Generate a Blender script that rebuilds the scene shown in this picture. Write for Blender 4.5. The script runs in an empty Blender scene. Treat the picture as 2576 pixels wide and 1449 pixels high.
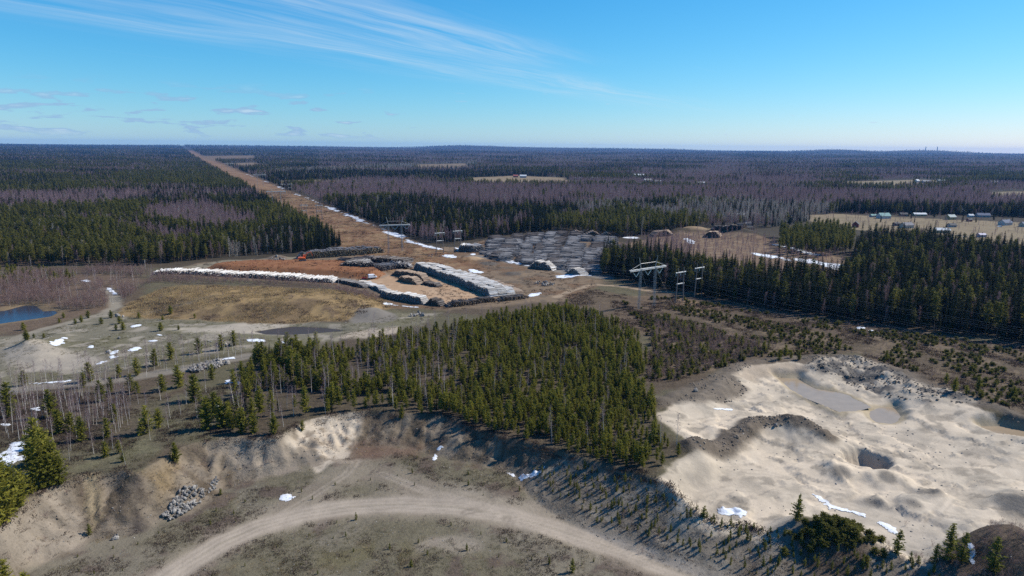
import bpy, math, random
import numpy as np
from mathutils import Matrix, Vector

random.seed(7)
RS = np.random.RandomState(11)
scene = bpy.context.scene

# ------------------------------------------------------------------ camera
CAM_H = 85.0
PITCH = math.radians(11.63)
ROLL = math.radians(0.53)
FD = 2576 * 24.0 / 36.0            # focal length in pixels of the 2576 x 1449 view of the photograph
cam_d = bpy.data.cameras.new("camera")
cam_d.lens = 24.0
cam_d.sensor_width = 36.0
cam_d.clip_start = 1.0
cam_d.clip_end = 80000.0
cam = bpy.data.objects.new("camera", cam_d)
scene.collection.objects.link(cam)
CAM_R = Matrix.Rotation(math.pi / 2 - PITCH, 3, 'X') @ Matrix.Rotation(ROLL, 3, 'Z')
cam.matrix_world = Matrix.Translation((0, 0, CAM_H)) @ CAM_R.to_4x4()
scene.camera = cam

# ------------------------------------------------------------------ sky and sun
SUN_EL = math.radians(43)
SUN_AZ = math.radians(20)          # angle from +X (right) towards +Y (ahead)
to_sun = Vector((math.cos(SUN_EL) * math.cos(SUN_AZ), math.cos(SUN_EL) * math.sin(SUN_AZ), math.sin(SUN_EL)))
sun_d = bpy.data.lights.new("sun", 'SUN')
sun_d.energy = 5.0
sun_d.angle = math.radians(0.5)
sun_d.color = (1.0, 0.95, 0.87)
sun = bpy.data.objects.new("sun", sun_d)
scene.collection.objects.link(sun)
sun.rotation_euler = to_sun.to_track_quat('Z', 'Y').to_euler()

SKY_STRENGTH = 0.07
world = bpy.data.worlds.new("World")
scene.world = world
world.use_nodes = True


class NT:
    """tiny node-tree writer"""
    def __init__(self, tree):
        self.t = tree
        tree.nodes.clear()

    def n(self, kind, **kw):
        nd = self.t.nodes.new(kind)
        for k, v in kw.items():
            setattr(nd, k, v)
        return nd

    def put(self, sock, val):
        if hasattr(val, 'is_output'):
            self.t.links.new(val, sock)
        elif val is not None:
            sock.default_value = val

    def math(self, op, a, b=None, c=None, clamp=False):
        nd = self.n('ShaderNodeMath', operation=op, use_clamp=clamp)
        for i, v in enumerate((a, b, c)):
            if v is not None:
                self.put(nd.inputs[i], v)
        return nd.outputs[0]

    def vmath(self, op, a, b=None):
        nd = self.n('ShaderNodeVectorMath', operation=op)
        self.put(nd.inputs[0], a)
        if b is not None:
            self.put(nd.inputs[1], b)
        return nd.outputs[0]

    def mix(self, fac, a, b, blend='MIX'):
        nd = self.n('ShaderNodeMix', data_type='RGBA', blend_type=blend)
        self.put(nd.inputs[0], fac)
        self.put(nd.inputs[6], a)
        self.put(nd.inputs[7], b)
        return nd.outputs[2]

    def rng(self, v, a, b, c=0.0, d=1.0, kind='SMOOTHSTEP'):
        nd = self.n('ShaderNodeMapRange', interpolation_type=kind)
        for i, q in enumerate((v, a, b, c, d)):
            self.put(nd.inputs[i], q)
        return nd.outputs[0]

    def noise(self, vec, scale, detail=4.0, rough=0.55, dist=0.0):
        nd = self.n('ShaderNodeTexNoise')
        if vec is not None:
            self.put(nd.inputs['Vector'], vec)
        nd.inputs['Scale'].default_value = scale
        nd.inputs['Detail'].default_value = detail
        nd.inputs['Roughness'].default_value = rough
        nd.inputs['Distortion'].default_value = dist
        return nd.outputs[0]

    def comb(self, x, y, z=0.0):
        nd = self.n('ShaderNodeCombineXYZ')
        for i, v in enumerate((x, y, z)):
            self.put(nd.inputs[i], v)
        return nd.outputs[0]

    def sep(self, v):
        nd = self.n('ShaderNodeSeparateXYZ')
        self.put(nd.inputs[0], v)
        return nd.outputs


def build_sky():
    w = NT(world.node_tree)
    sky = w.n('ShaderNodeTexSky', sky_type='NISHITA')
    sky.sun_disc = False
    sky.sun_elevation = SUN_EL
    sky.sun_rotation = math.pi / 2 - SUN_AZ
    sky.altitude = 100
    sky.air_density = 1.0
    sky.dust_density = 0.15
    sky.ozone_density = 1.6
    # the clean, deep blue of northern spring air: red falls off faster than green, blue stays full
    sc_ = w.n('ShaderNodeSeparateColor')
    w.put(sc_.inputs[0], sky.outputs[0])
    r_ = w.math('MULTIPLY', w.math('POWER', w.math('MULTIPLY', sc_.outputs[0], 0.66), 1.85), 0.272)
    g_ = w.math('MULTIPLY', sc_.outputs[1], 1.03)
    b_ = w.math('MULTIPLY', w.math('POWER', w.math('MULTIPLY', sc_.outputs[2], 1.28), 0.7), 2.1)
    cc_ = w.n('ShaderNodeCombineColor')
    w.put(cc_.inputs[0], r_)
    w.put(cc_.inputs[1], g_)
    w.put(cc_.inputs[2], b_)
    col = cc_.outputs[0]
    tc = w.n('ShaderNodeTexCoord')
    d = w.vmath('NORMALIZE', tc.outputs['Generated'])
    x, y, z = w.sep(d)
    zc = w.math('MAXIMUM', z, 0.03)
    px = w.math('DIVIDE', x, zc)
    py = w.math('DIVIDE', y, zc)
    # high cirrus: streaks along one wind direction on a plane far above
    a = math.radians(30)
    u = w.math('ADD', w.math('MULTIPLY', px, math.sin(a)), w.math('MULTIPLY', py, math.cos(a)))
    v = w.math('SUBTRACT', w.math('MULTIPLY', px, math.cos(a)), w.math('MULTIPLY', py, math.sin(a)))
    warp = w.noise(w.comb(w.math('MULTIPLY', u, 0.3), w.math('MULTIPLY', v, 0.6), 3.1), 1.0, 3.0)
    v2 = w.math('ADD', v, w.math('MULTIPLY', w.math('SUBTRACT', warp, 0.5), 0.9))
    streak = w.noise(w.comb(w.math('MULTIPLY', u, 0.22), w.math('MULTIPLY', v2, 2.2), 0.0), 1.0, 7.0, 0.62, 0.4)
    fine = w.noise(w.comb(w.math('MULTIPLY', u, 0.7), w.math('MULTIPLY', v2, 9.0), 5.0), 1.0, 5.0, 0.6, 0.3)
    big = w.noise(w.comb(w.math('MULTIPLY', u, 0.25), w.math('MULTIPLY', v, 0.45), 9.0), 1.0, 2.0)

    def band(c, wd, u0, u1, u2, u3):
        g = w.math('DIVIDE', w.math('SUBTRACT', v2, c), wd)
        g = w.math('POWER', 2.718, w.math('MULTIPLY', w.math('MULTIPLY', g, g), -1.0))
        g = w.math('MULTIPLY', g, w.rng(u, u0, u1))
        return w.math('MULTIPLY', g, w.rng(u, u3, u2))
    b = w.math('ADD', w.math('MULTIPLY', band(-5.45, 0.75, 0.5, 2.0, 9.0, 22.0), 0.95), w.math('MULTIPLY', band(-3.85, 0.55, 1.0, 2.6, 5.8, 8.6), 1.7))
    b = w.math('ADD', b, w.math('MULTIPLY', band(-4.6, 0.40, 2.0, 6.0, 12.0, 21.0), 0.75))
    dens = w.math('MULTIPLY', b, w.rng(w.math('ADD', w.math('MULTIPLY', streak, 0.75), w.math('MULTIPLY', fine, 0.3)), 0.33, 0.90))
    general = w.math('MULTIPLY', w.rng(streak, 0.58, 0.85), w.math('MULTIPLY', w.rng(big, 0.45, 0.7), 0.25))
    dens = w.math('MULTIPLY', w.math('ADD', dens, general), 0.55, clamp=True)
    # small flat cumulus low over the horizon
    cu = w.noise(w.comb(w.math('MULTIPLY', x, 1.0), w.math('MULTIPLY', y, 1.0), w.math('MULTIPLY', z, 5.2)), 19.0, 5.0, 0.52, 0.2)
    cu2 = w.noise(d, 3.0, 1.0)
    low = w.math('MULTIPLY', w.rng(z, 0.004, 0.02), w.rng(z, 0.085, 0.045))
    left = w.rng(x, 0.12, -0.35, 0.0, 1.0)
    thr = w.math('SUBTRACT', 0.70, w.math('ADD', w.math('MULTIPLY', left, 0.145), w.math('MULTIPLY', cu2, 0.03)))
    cum = w.math('MULTIPLY', w.rng(w.math('SUBTRACT', cu, thr), 0.0, 0.07), low)
    c1 = w.mix(w.math('MULTIPLY', dens, 1.0), col, (7.4, 8.4, 9.2, 1))
    ctop = w.rng(cu, 0.6, 0.74)
    ccol = w.mix(ctop, (3.2, 5.0, 7.6, 1), (6.0, 7.4, 9.0, 1))
    c2 = w.mix(w.math('MULTIPLY', cum, 0.7), c1, ccol)
    bg = w.n('ShaderNodeBackground')
    w.put(bg.inputs[0], c2)
    bg.inputs[1].default_value = SKY_STRENGTH
    out = w.n('ShaderNodeOutputWorld')
    w.t.links.new(bg.outputs[0], out.inputs[0])


build_sky()
vs = scene.view_settings
vs.view_transform = 'Standard'
vs.look = 'None'
vs.exposure = 0.46
vs.gamma = 1.0
vs.use_curve_mapping = False
scene.cycles.use_denoising = False
scene.cycles.denoiser = "OPENIMAGEDENOISE"
scene.cycles.denoising_input_passes = "RGB_ALBEDO_NORMAL"
scene.cycles.denoising_prefilter = "ACCURATE"
scene.cycles.max_bounces = 5
scene.cycles.diffuse_bounces = 2
scene.cycles.volume_bounces = 0
scene.cycles.transparent_max_bounces = 4
scene.cycles.use_adaptive_sampling = False
scene.cycles.sample_clamp_indirect = 1.5

# ------------------------------------------------------------------ helpers: numbers
CR = np.array(CAM_R)


def rays(pts):
    p = np.asarray(pts, float)
    l = np.stack([(p[:, 0] - 1288) / FD, (724.5 - p[:, 1]) / FD, -np.ones(len(p))], 1)
    return l @ CR.T


def on_plane(pts, z=0.0):
    d = rays(pts)
    d[:, 2] = np.minimum(d[:, 2], -1e-4)
    t = (z - CAM_H) / d[:, 2]
    return np.stack([d[:, 0] * t, d[:, 1] * t], 1)


def project(x, y, z):
    q = np.stack([x, y, z - CAM_H], -1) @ CR
    return 1288 + FD * q[..., 0] / -q[..., 2], 724.5 - FD * q[..., 1] / -q[..., 2]


def sstep(a, b, x):
    t = np.clip((x - a) / (b - a), 0, 1)
    return t * t * (3 - 2 * t)


def hash2(ix, iy, seed):
    h = (ix.astype(np.int64) * 374761393 + iy.astype(np.int64) * 668265263 + seed * 974634777) & 0xffffffff
    h = ((h ^ (h >> 13)) * 1274126177) & 0xffffffff
    h = ((h ^ (h >> 16)) * 2246822519) & 0xffffffff
    return (h ^ (h >> 15)).astype(np.float64) / 4294967296.0


def vnoise(x, y, seed):
    ix = np.floor(x)
    iy = np.floor(y)
    fx = x - ix
    fy = y - iy
    fx = fx * fx * (3 - 2 * fx)
    fy = fy * fy * (3 - 2 * fy)
    a = hash2(ix, iy, seed)
    b = hash2(ix + 1, iy, seed)
    c = hash2(ix, iy + 1, seed)
    d = hash2(ix + 1, iy + 1, seed)
    return (a * (1 - fx) + b * fx) * (1 - fy) + (c * (1 - fx) + d * fx) * fy


def fbm(x, y, size, octaves=4, seed=0, gain=0.5):
    s = 0.0
    amp = 1.0
    tot = 0.0
    f = 1.0 / size
    for o in range(octaves):
        s = s + amp * vnoise(x * f + 17.3 * o, y * f - 9.1 * o, seed + o * 13)
        tot += amp
        amp *= gain
        f *= 2.03
    return s / tot


def seg_dist(x, y, P, closed):
    n = len(P)
    best = np.full(x.shape, 1e18)
    for i in range(n if closed else n - 1):
        a = P[i]
        b = P[(i + 1) % n]
        ab = b - a
        L = ab @ ab + 1e-12
        t = np.clip(((x - a[0]) * ab[0] + (y - a[1]) * ab[1]) / L, 0, 1)
        dx = x - a[0] - t * ab[0]
        dy = y - a[1] - t * ab[1]
        best = np.minimum(best, dx * dx + dy * dy)
    return np.sqrt(best)


def seg_param(x, y, P):
    best = np.full(x.shape, 1e18)
    par = np.zeros(x.shape)
    s0 = 0.0
    for i in range(len(P) - 1):
        ab = P[i + 1] - P[i]
        L = math.sqrt(ab @ ab) + 1e-9
        t = np.clip(((x - P[i][0]) * ab[0] + (y - P[i][1]) * ab[1]) / (L * L), 0, 1)
        d = (x - P[i][0] - t * ab[0]) ** 2 + (y - P[i][1] - t * ab[1]) ** 2
        m = d < best
        best[m] = d[m]
        par[m] = s0 + t[m] * L
        s0 += L
    return par


def inside(x, y, P):
    n = len(P)
    r = np.zeros(x.shape, bool)
    for i in range(n):
        a = P[i]
        b = P[(i + 1) % n]
        c = (a[1] > y) != (b[1] > y)
        with np.errstate(divide='ignore', invalid='ignore'):
            xi = a[0] + (y - a[1]) * (b[0] - a[0]) / (b[1] - a[1])
        r ^= c & (x < xi)
    return r


def local(x, y, P, margin, fn, fill):
    """evaluate fn only near polygon P"""
    out = np.full(x.shape, float(fill))
    m = (x > P[:, 0].min() - margin) & (x < P[:, 0].max() + margin) & (y > P[:, 1].min() - margin) & (y < P[:, 1].max() + margin)
    if m.any():
        out[m] = fn(x[m], y[m])
    return out


def sdist(x, y, P, margin=60.0):
    """signed distance, positive inside"""
    P = np.asarray(P)
    return local(x, y, P, margin, lambda a, b: np.where(inside(a, b, P), 1, -1) * seg_dist(a, b, P, True), -margin)


def ldist(x, y, P, margin=60.0):
    P = np.asarray(P)
    return local(x, y, P, margin, lambda a, b: seg_dist(a, b, P, False), margin)


def gauss(x, y, cx, cy, r):
    return np.exp(-((x - cx) ** 2 + (y - cy) ** 2) / (r * r))


# ------------------------------------------------------------------ terrain heights
PIT_Z = -10.0
Q_Z = -5.0
rim = on_plane([(0, 1342), (35, 1308), (66, 1261), (115, 1230), (162, 1209), (208, 1195), (251, 1189), (300, 1183), (346, 1190), (394, 1165),
                (457, 1125), (521, 1108), (608, 1103), (700, 1098), (721, 1086), (754, 1063), (787, 1053), (857, 1038), (934, 1034), (1027, 1041),
                (1127, 1046), (1171, 1066), (1200, 1080), (1277, 1099), (1411, 1133), (1503, 1163), (1600, 1186), (1645, 1205)], 0.0)
rim_r = on_plane([(1681, 1238),
                (1719, 1266), (1753, 1287), (1795, 1300), (1880, 1309), (1961, 1335), (2060, 1352), (2140, 1366), (2212, 1376), (2276, 1406), (2356, 1419),
                (2480, 1432), (2600, 1460)], -2.5)
rim = np.vstack([rim, rim_r])
toe = on_plane([(60, 1449), (120, 1410), (173, 1391), (214, 1362), (260, 1357), (318, 1351), (372, 1336), (410, 1316), (474, 1293), (528, 1264), (578, 1230),
                (635, 1212), (731, 1192), (804, 1186), (860, 1150), (890, 1130), (944, 1119), (1027, 1122), (1077, 1146), (1137, 1160), (1244, 1166),
                (1270, 1183), (1296, 1215), (1335, 1262), (1395, 1300), (1470, 1336), (1570, 1380), (1670, 1422), (1770, 1462), (1880, 1510), (2030, 1590)], PIT_Z)
BACK_TOE = on_plane([(880, 1128), (944, 1119), (1027, 1122), (1077, 1140), (1137, 1155), (1200, 1162)], -6.5)
toe = np.vstack([toe[:14], BACK_TOE, toe[22:]])


def pit_floor_z(x, y):
    return PIT_Z + 3.5 * np.exp(-(seg_dist(x, y, BACK_TOE, False) / 24.0) ** 2)


rim = np.vstack([[rim[0] + (-25, -40)], rim, [rim[-1] + (25, -30)]])
toe = np.vstack([[toe[0] + (-10, -60)], toe, [toe[-1] + (10, -30)]])
RIM_POLY = np.vstack([rim, [(rim[-1][0], 20), (rim[0][0], 20)]])
TOE_POLY = np.vstack([toe, [(toe[-1][0], 20), (toe[0][0], 20)]])
QUARRY = on_plane([(1655, 1045), (1690, 1018), (1750, 1005), (1800, 960), (1860, 925), (1990, 910), (2060, 925), (2150, 912), (2260, 955), (2340, 1000),
                   (2420, 1012), (2576, 1070), (2750, 1120), (2900, 1190), (2900, 1440), (2700, 1440), (2560, 1400), (2520, 1360), (2440, 1395), (2356, 1405), (2290, 1395), (2222, 1352),
                   (2120, 1315), (2010, 1290), (1961, 1325), (1919, 1318), (1880, 1302), (1795, 1293), (1753, 1280), (1719, 1258), (1690, 1230),
                   (1662, 1203), (1690, 1165), (1745, 1140), (1735, 1115), (1668, 1060)], 0.0)
BERM = on_plane([(1735, 1150), (1800, 1135), (1860, 1100), (1900, 1070), (1960, 1068), (2030, 1080), (2075, 1095)], -3.0)
SPOIL = on_plane([(1850, 945), (1900, 915), (1990, 905), (2060, 925), (2150, 915), (2260, 960), (2340, 1000), (2430, 1010), (2576, 1065), (2576, 1050), (2500, 990),
                  (2380, 960), (2280, 930), (2150, 895), (1990, 895), (1850, 910), (1760, 960), (1640, 1000), (1640, 1030), (1760, 1010), (1830, 1005), (1890, 965)], 0.0)
SPOIL_IN = on_plane([(2060, 925), (2150, 920), (2260, 965), (2340, 1005), (2430, 1015), (2450, 1045), (2330, 1035), (2230, 1010), (2150, 990), (2080, 965), (2020, 945)], -4.0)
POND_A = on_plane([(1955, 950), (2005, 952), (2050, 978), (2100, 985), (2135, 995), (2185, 1022), (2150, 1032), (2110, 1034), (2060, 1012), (2030, 1000), (1990, 978)], -3.4)
POND_B = on_plane([(2192, 1035), (2215, 1026), (2242, 1024), (2265, 1045), (2262, 1056), (2240, 1066), (2205, 1062), (2190, 1050)], -4.6)
POND_C = on_plane([(2465, 1072), (2520, 1073), (2576, 1085), (2680, 1110), (2680, 1130), (2576, 1106), (2510, 1092)], -3.4)
POND_L = on_plane([(-60, 782), (10, 782), (60, 769), (85, 768), (105, 783), (135, 781), (142, 788), (120, 797), (70, 804), (0, 814), (-60, 818)], -0.5)
POND_M = on_plane([(640, 834), (690, 826), (740, 821), (800, 823), (850, 828), (860, 833), (790, 838), (720, 842), (670, 841)], -0.5)
MOUND = on_plane([(292, 796), (420, 802), (560, 809), (700, 815), (850, 808), (965, 790), (985, 765), (950, 745), (890, 733), (720, 728), (560, 722), (420, 722), (370, 740), (320, 768)], 0.0)
HEAP = on_plane([(515, 676), (560, 668), (640, 662), (760, 660), (860, 662), (945, 676), (972, 690), (945, 703), (890, 701), (840, 697), (700, 688), (560, 683)], 0.0)
SUBTLE = [  # small mounds and hollows: px, py, plane, radius, height
    (2120, 1190, Q_Z, 5.5, 3.2), (2225, 1205, Q_Z, 5.0, 3.0), (2182, 1152, Q_Z, 6.0, -5.5), (1795, 1105, Q_Z, 4.5, 2.2), (2005, 1095, Q_Z, 7.0, 3.0),
    (2330, 1240, Q_Z, 3.5, 1.2), (2200, 1258, Q_Z, 3.0, 0.9), (2290, 1265, Q_Z, 3.0, 0.9), (2570, 1270, Q_Z, 8.0, 4.0), 
    (2100, 1335, 0.0, 6.5, 2.0), (2055, 1318, 0.0, 5.0, 1.6), (2170, 1358, 0.0, 5.0, 1.4), (2540, 1400, 0.0, 13.0, 3.6), (2610, 1400, 0.0, 13.0, 3.4),
    (75, 878, 0.0, 8.0, 4.2), (100, 895, 0.0, 9.0, 2.4), (150, 850, 0.0, 7.0, 1.6), (800, 812, 0.0, 6.0, 0.5),
    (1060, 660, 0.0, 9.0, 2.6), (1195, 655, 0.0, 8.0, 2.6), (1230, 665, 0.0, 8.0, 2.0), (1040, 632, 0.0, 12.0, 2.2), (1110, 630, 0.0, 14.0, 2.0), (1160, 657, 0.0, 8.0, 2.4),
    (1290, 690, 0.0, 7.0, 1.6), (1470, 700, 0.0, 9.0, 1.4), (1740, 590, 0.0, 16.0, 6.5), (1700, 592, 0.0, 10.0, 5.0), (1830, 592, 0.0, 26.0, 8.0), (1890, 600, 0.0, 20.0, 5.0),
    (690, 650, 0.0, 7.0, 1.8), (705, 648, 0.0, 5.0, 1.4), (930, 792, 0.0, 10.0, 2.5),
]
SUBTLE_W = [(tuple(on_plane([(a, b)], c)[0]), r, h) for a, b, c, r, h in SUBTLE]


def height(x, y):
    r = np.hypot(x, y)
    z = 0.9 * (fbm(x, y, 70, 3, 1) - 0.5) + 0.35 * (fbm(x, y, 7, 3, 2) - 0.5)
    far = sstep(3500, 15500, r)
    z = z + sstep(1200, 5000, r) * 14 * (fbm(x, y, 1700, 3, 3) - 0.5) + far * (44 + 26 * (fbm(x, y, 3800, 3, 4) - 0.5))
    # low hills on the skyline, right of centre
    for az, dist, wd, hh in ((24.0, 14800, 420, 44), (25.8, 14700, 300, 34), (28.6, 14600, 500, 20), (30.4, 14600, 560, 44), (32.2, 14600, 420, 22), (-5.0, 15000, 900, 40), (-1.0, 15000, 1300, 52), (6.5, 15200, 1100, 40), (12, 15200, 900, 26), (-22, 14500, 2500, 22)):
        a = math.radians(az)
        z = z + hh * np.exp(-(((x - dist * math.sin(a)) ** 2) / wd ** 2 + ((y - dist * math.cos(a)) ** 2) / 900 ** 2))
    near = (y < 900) & (np.abs(x) < 700)
    if not near.any():
        return z
    xn = x[near]
    yn = y[near]
    zn = z[near]
    # the front pit
    wx = xn + 2.2 * (fbm(xn, yn, 9, 3, 21) - 0.5)
    wy = yn + 2.2 * (fbm(xn, yn, 9, 3, 22) - 0.5)
    box = (yn < 330) & (xn > -230) & (xn < 260)
    t = np.zeros_like(xn)
    if box.any():
        bx, by = wx[box], wy[box]
        dr = seg_dist(bx, by, rim, False)
        dt = seg_dist(bx, by, toe, False)
        tt = dr / (dr + dt + 1e-6)
        tt = np.where(inside(bx, by, RIM_POLY), tt, 0)
        tt = np.where(inside(bx, by, TOE_POLY), 1.0, tt)
        prof = 0.55 * np.power(np.maximum(tt, 0), 0.55) + 0.45 * tt
        prof = np.where(tt >= 1, 1.0, prof)
        sp_ = seg_param(bx, by, rim)
        gul = 0.55 * np.abs(fbm(bx, by, 5.5, 3, 31) - 0.5) * 2 + 1.1 * np.abs(fbm(sp_, tt * 5.0, 5.0, 3, 32) - 0.5) + 0.7 * np.abs(fbm(sp_, tt * 4.0, 1.9, 2, 33) - 0.5)
        mid = np.clip(4 * tt * (1 - tt), 0, 1)
        gul = gul + 0.55 * (fbm(bx, by, 1.7, 2, 34) - 0.5)
        # the crest sinks along the ridge between pit and quarry
        low = sstep(0, 18, (bx - rim_r[0][0]) * 0.75 - (by - rim_r[0][1]) * 0.6) * sstep(rim_r[0][0] - 25, rim_r[0][0] - 5, bx)
        crest = -2.5 * low * np.where(inside(bx, by, RIM_POLY), 1.0, np.exp(-dr / 12))
        rough = np.where(bx > rim_r[0][0] - 30, 0.9, 2.8)
        t[box] = crest + prof * (pit_floor_z(bx, by) - crest) - mid * (gul - 0.35) * rough
    zn = zn * (1 - 0.3 * np.clip(-t / 10, 0, 1)) + t
    # the sand quarry
    sq = sdist(wx, wy, QUARRY, 40)
    lift = sstep(42, 12, ldist(xn, yn, QUARRY[:14], 60))
    f = sstep(0, 8.5 + 5 * lift, sq)
    lump = fbm(xn, yn, 13, 4, 43) - 0.5
    scarp = sstep(0.492, 0.508, fbm(xn, yn, 30, 5, 49, 0.55)) * 1.1 + sstep(0.565, 0.578, fbm(xn, yn, 15, 5, 50, 0.55)) * 0.8
    zn = zn * (1 - 0.6 * f) + f * (Q_Z + 2.3 * lift - 0.35 + 0.45 * lump + 0.55 * scarp + 0.22 * (fbm(xn, yn, 2.2, 2, 40) - 0.5))
    zn = zn + 2.6 * np.exp(-(ldist(xn, yn, BERM, 30) / 3.6) ** 2) * (0.5 + fbm(xn, yn, 3.5, 3, 44))
    sp = sstep(-3, 5, sdist(xn, yn, SPOIL, 40))
    zn = zn + sp * (2.0 * np.abs(fbm(xn, yn, 10, 4, 45) - 0.5) * 2 + 0.2)
    si = sstep(-2, 5, sdist(xn, yn, SPOIL_IN, 40))
    zn = zn + si * (2.6 * np.abs(fbm(xn, yn, 6, 4, 46, 0.6) - 0.5) * 2)
    for P, lvl in ((POND_A, -3.4), (POND_B, -4.6), (POND_C, -3.4), (POND_L, -0.5), (POND_M, -0.5)):
        s = sdist(xn + 1.2 * (fbm(xn, yn, 4, 2, 47) - 0.5), yn + 1.2 * (fbm(xn, yn, 4, 2, 48) - 0.5), P, 25)
        g = sstep(-4.0, 0.0, s)
        zn = zn * (1 - g) + g * (lvl + 0.05 - 1.0 * sstep(-0.8, 1.2, s))
    # grassy spoil mound
    s = sdist(xn + 5 * (fbm(xn, yn, 16, 3, 51) - 0.5), yn + 5 * (fbm(xn, yn, 16, 3, 52) - 0.5), MOUND, 40)
    zn = zn + 5.6 * sstep(0, 26, s) + sstep(0, 8, s) * 1.6 * (fbm(xn, yn, 9, 4, 53) - 0.5)
    s = sdist(xn + 2 * (fbm(xn, yn, 8, 3, 54) - 0.5), yn, HEAP, 40)
    zn = zn + 3.6 * np.clip(s / 5.5, 0, 1) * (0.9 + 0.2 * fbm(xn, yn, 30, 2, 55)) + 0.5 * sstep(0, 5, s) * (fbm(xn, yn, 4, 3, 56) - 0.5)
    for (c, rr, hh) in SUBTLE_W:
        m = (np.abs(xn - c[0]) < 4 * rr) & (np.abs(yn - c[1]) < 4 * rr)
        xm, ym = xn[m], yn[m]
        w1 = rr * 0.8 * (fbm(xm, ym, rr, 3, 61) - 0.5)
        w2 = rr * 0.8 * (fbm(xm, ym, rr, 3, 62) - 0.5)
        zn[m] += hh * np.exp(-(((xm + w1 - c[0]) / rr) ** 2 + ((ym + w2 - c[1]) / rr) ** 2) ** (3.0 if hh < 0 else 1.0))
    z = z.copy()
    z[near] = zn
    return z


def axis(parts):
    out = [parts[0][0]]
    for a, b, st0, st1 in parts:
        p = a
        while p < b - 1e-6:
            k = (p - a) / (b - a)
            p = p + st0 * (st1 / st0) ** k
            out.append(min(p, b))
    return np.unique(np.round(np.array(out), 4))


gy = axis([(40, 100, 3.0, 1.1), (100, 135, 0.9, 0.75), (135, 215, 0.72, 0.72), (215, 290, 0.8, 1.0), (290, 560, 1.1, 2.6), (560, 1100, 2.8, 12), (1100, 17500, 13, 600)])
gxp = axis([(0, 120, 0.78, 0.78), (120, 165, 0.8, 1.1), (165, 420, 1.2, 4.0), (420, 900, 4.5, 22), (900, 15000, 24, 600)])
gx = np.concatenate([-gxp[:0:-1], gxp])
GX, GY = np.meshgrid(gx, gy)
SEEN = np.abs(GX) < 1.15 * GY + 200      # the fan of land in front of the camera, with a wide margin
GZ = np.zeros(GX.shape)
GZ[SEEN] = height(GX[SEEN], GY[SEEN])


def H(x, y):
    x = np.asarray(x, float)
    y = np.asarray(y, float)
    i = np.clip(np.searchsorted(gx, x) - 1, 0, len(gx) - 2)
    j = np.clip(np.searchsorted(gy, y) - 1, 0, len(gy) - 2)
    u = np.clip((x - gx[i]) / (gx[i + 1] - gx[i]), 0, 1)
    v = np.clip((y - gy[j]) / (gy[j + 1] - gy[j]), 0, 1)
    return (GZ[j, i] * (1 - u) + GZ[j, i + 1] * u) * (1 - v) + (GZ[j + 1, i] * (1 - u) + GZ[j + 1, i + 1] * u) * v


def hit(pts):
    """where the line of sight through each point of the 2576 x 1449 view meets the terrain"""
    d = rays(pts)
    d[:, 2] = np.minimum(d[:, 2], -2e-3)
    t = np.full(len(d), 90.0)
    done = np.zeros(len(d), bool)
    for _ in range(700):
        z = CAM_H + d[:, 2] * t
        g = H(d[:, 0] * t, d[:, 1] * t)
        gap = z - g
        done |= gap < 0.02
        if done.all():
            break
        t = np.where(done, t, t + np.maximum(gap * 0.9, 0.15))
    return np.stack([d[:, 0] * t, d[:, 1] * t], 1)


# ------------------------------------------------------------------ ground colours (real surface colours) and zones
N = GX.size
X = GX.ravel()
Y = GY.ravel()
Rr = np.hypot(X, Y)
n1 = fbm(X, Y, 22, 4, 101)
n2 = fbm(X, Y, 6, 4, 102)
n3 = fbm(X, Y, 60, 3, 103)
COL = np.zeros((N, 4))
ZONE = np.zeros(N, int)
ZN = ['ground', 'pit_floor', 'dirt_track', 'sand_quarry', 'bark_heap', 'grassy_mound', 'yard_floor', 'power_line_clearing', 'field']


def mixc(mask, color, veg, zone=None):
    mask = np.asarray(mask)
    k = np.nonzero(mask > 0)[0]
    m = np.clip(mask[k], 0, 1)[:, None]
    COL[k] = COL[k] * (1 - m) + np.array([*color, veg]) * m
    if zone is not None:
        ZONE[mask > 0.5] = ZN.index(zone)


def area(P, soft=1.5, warp=3.0, seed=0, shrink=0.0):
    P = np.asarray(P)
    return local(X, Y, P, abs(shrink) + soft + warp + 2, lambda a, b: sstep(-soft, soft, np.where(inside(a, b, P), 1, -1) * seg_dist(a, b, P, True) - shrink
                 + warp * (fbm(a, b, max(warp * 2, 2.5), 4, 200 + seed) - 0.5) * 2), 0.0)


def path(P, half, soft=1.0, warp=1.0, seed=0):
    P = np.asarray(P)
    return local(X, Y, P, half + soft + warp + 2, lambda a, b: sstep(-soft, soft, half - seg_dist(a, b, P, False) + warp * (fbm(a, b, 5, 3, 300 + seed) - 0.5) * 2), 0.0)


HEATH = (0.105, 0.078, 0.052)
MOSS = (0.135, 0.128, 0.070)
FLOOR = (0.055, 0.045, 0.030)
SAND = (0.62, 0.51, 0.38)
TRACK = (0.345, 0.285, 0.22)
GRASS = (0.30, 0.205, 0.098)
GREY = (0.215, 0.19, 0.16)
mixc(np.ones(N), HEATH, 1.0)
mixc(sstep(0.45, 0.62, n1) * 0.6, MOSS, 0.9)
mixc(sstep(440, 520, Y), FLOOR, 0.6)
# left heath: mossy green-grey in front, dark under the birches
L_HEATH = hit([(-60, 1005), (150, 985), (420, 1000), (600, 960), (640, 1000), (560, 1090), (440, 1120), (350, 1180), (160, 1205), (0, 1335), (-60, 1350)])
mixc(area(L_HEATH, 4, 6, 1) * 0.75, (0.125, 0.112, 0.068), 1.0)
mixc(area(L_HEATH, 4, 6, 2) * sstep(0.5, 0.66, n2), (0.155, 0.140, 0.082), 0.85)
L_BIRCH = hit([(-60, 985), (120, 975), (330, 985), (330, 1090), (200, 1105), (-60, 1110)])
mixc(area(L_BIRCH, 8, 8, 3) * 0.75, (0.085, 0.058, 0.045), 1.0)
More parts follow.
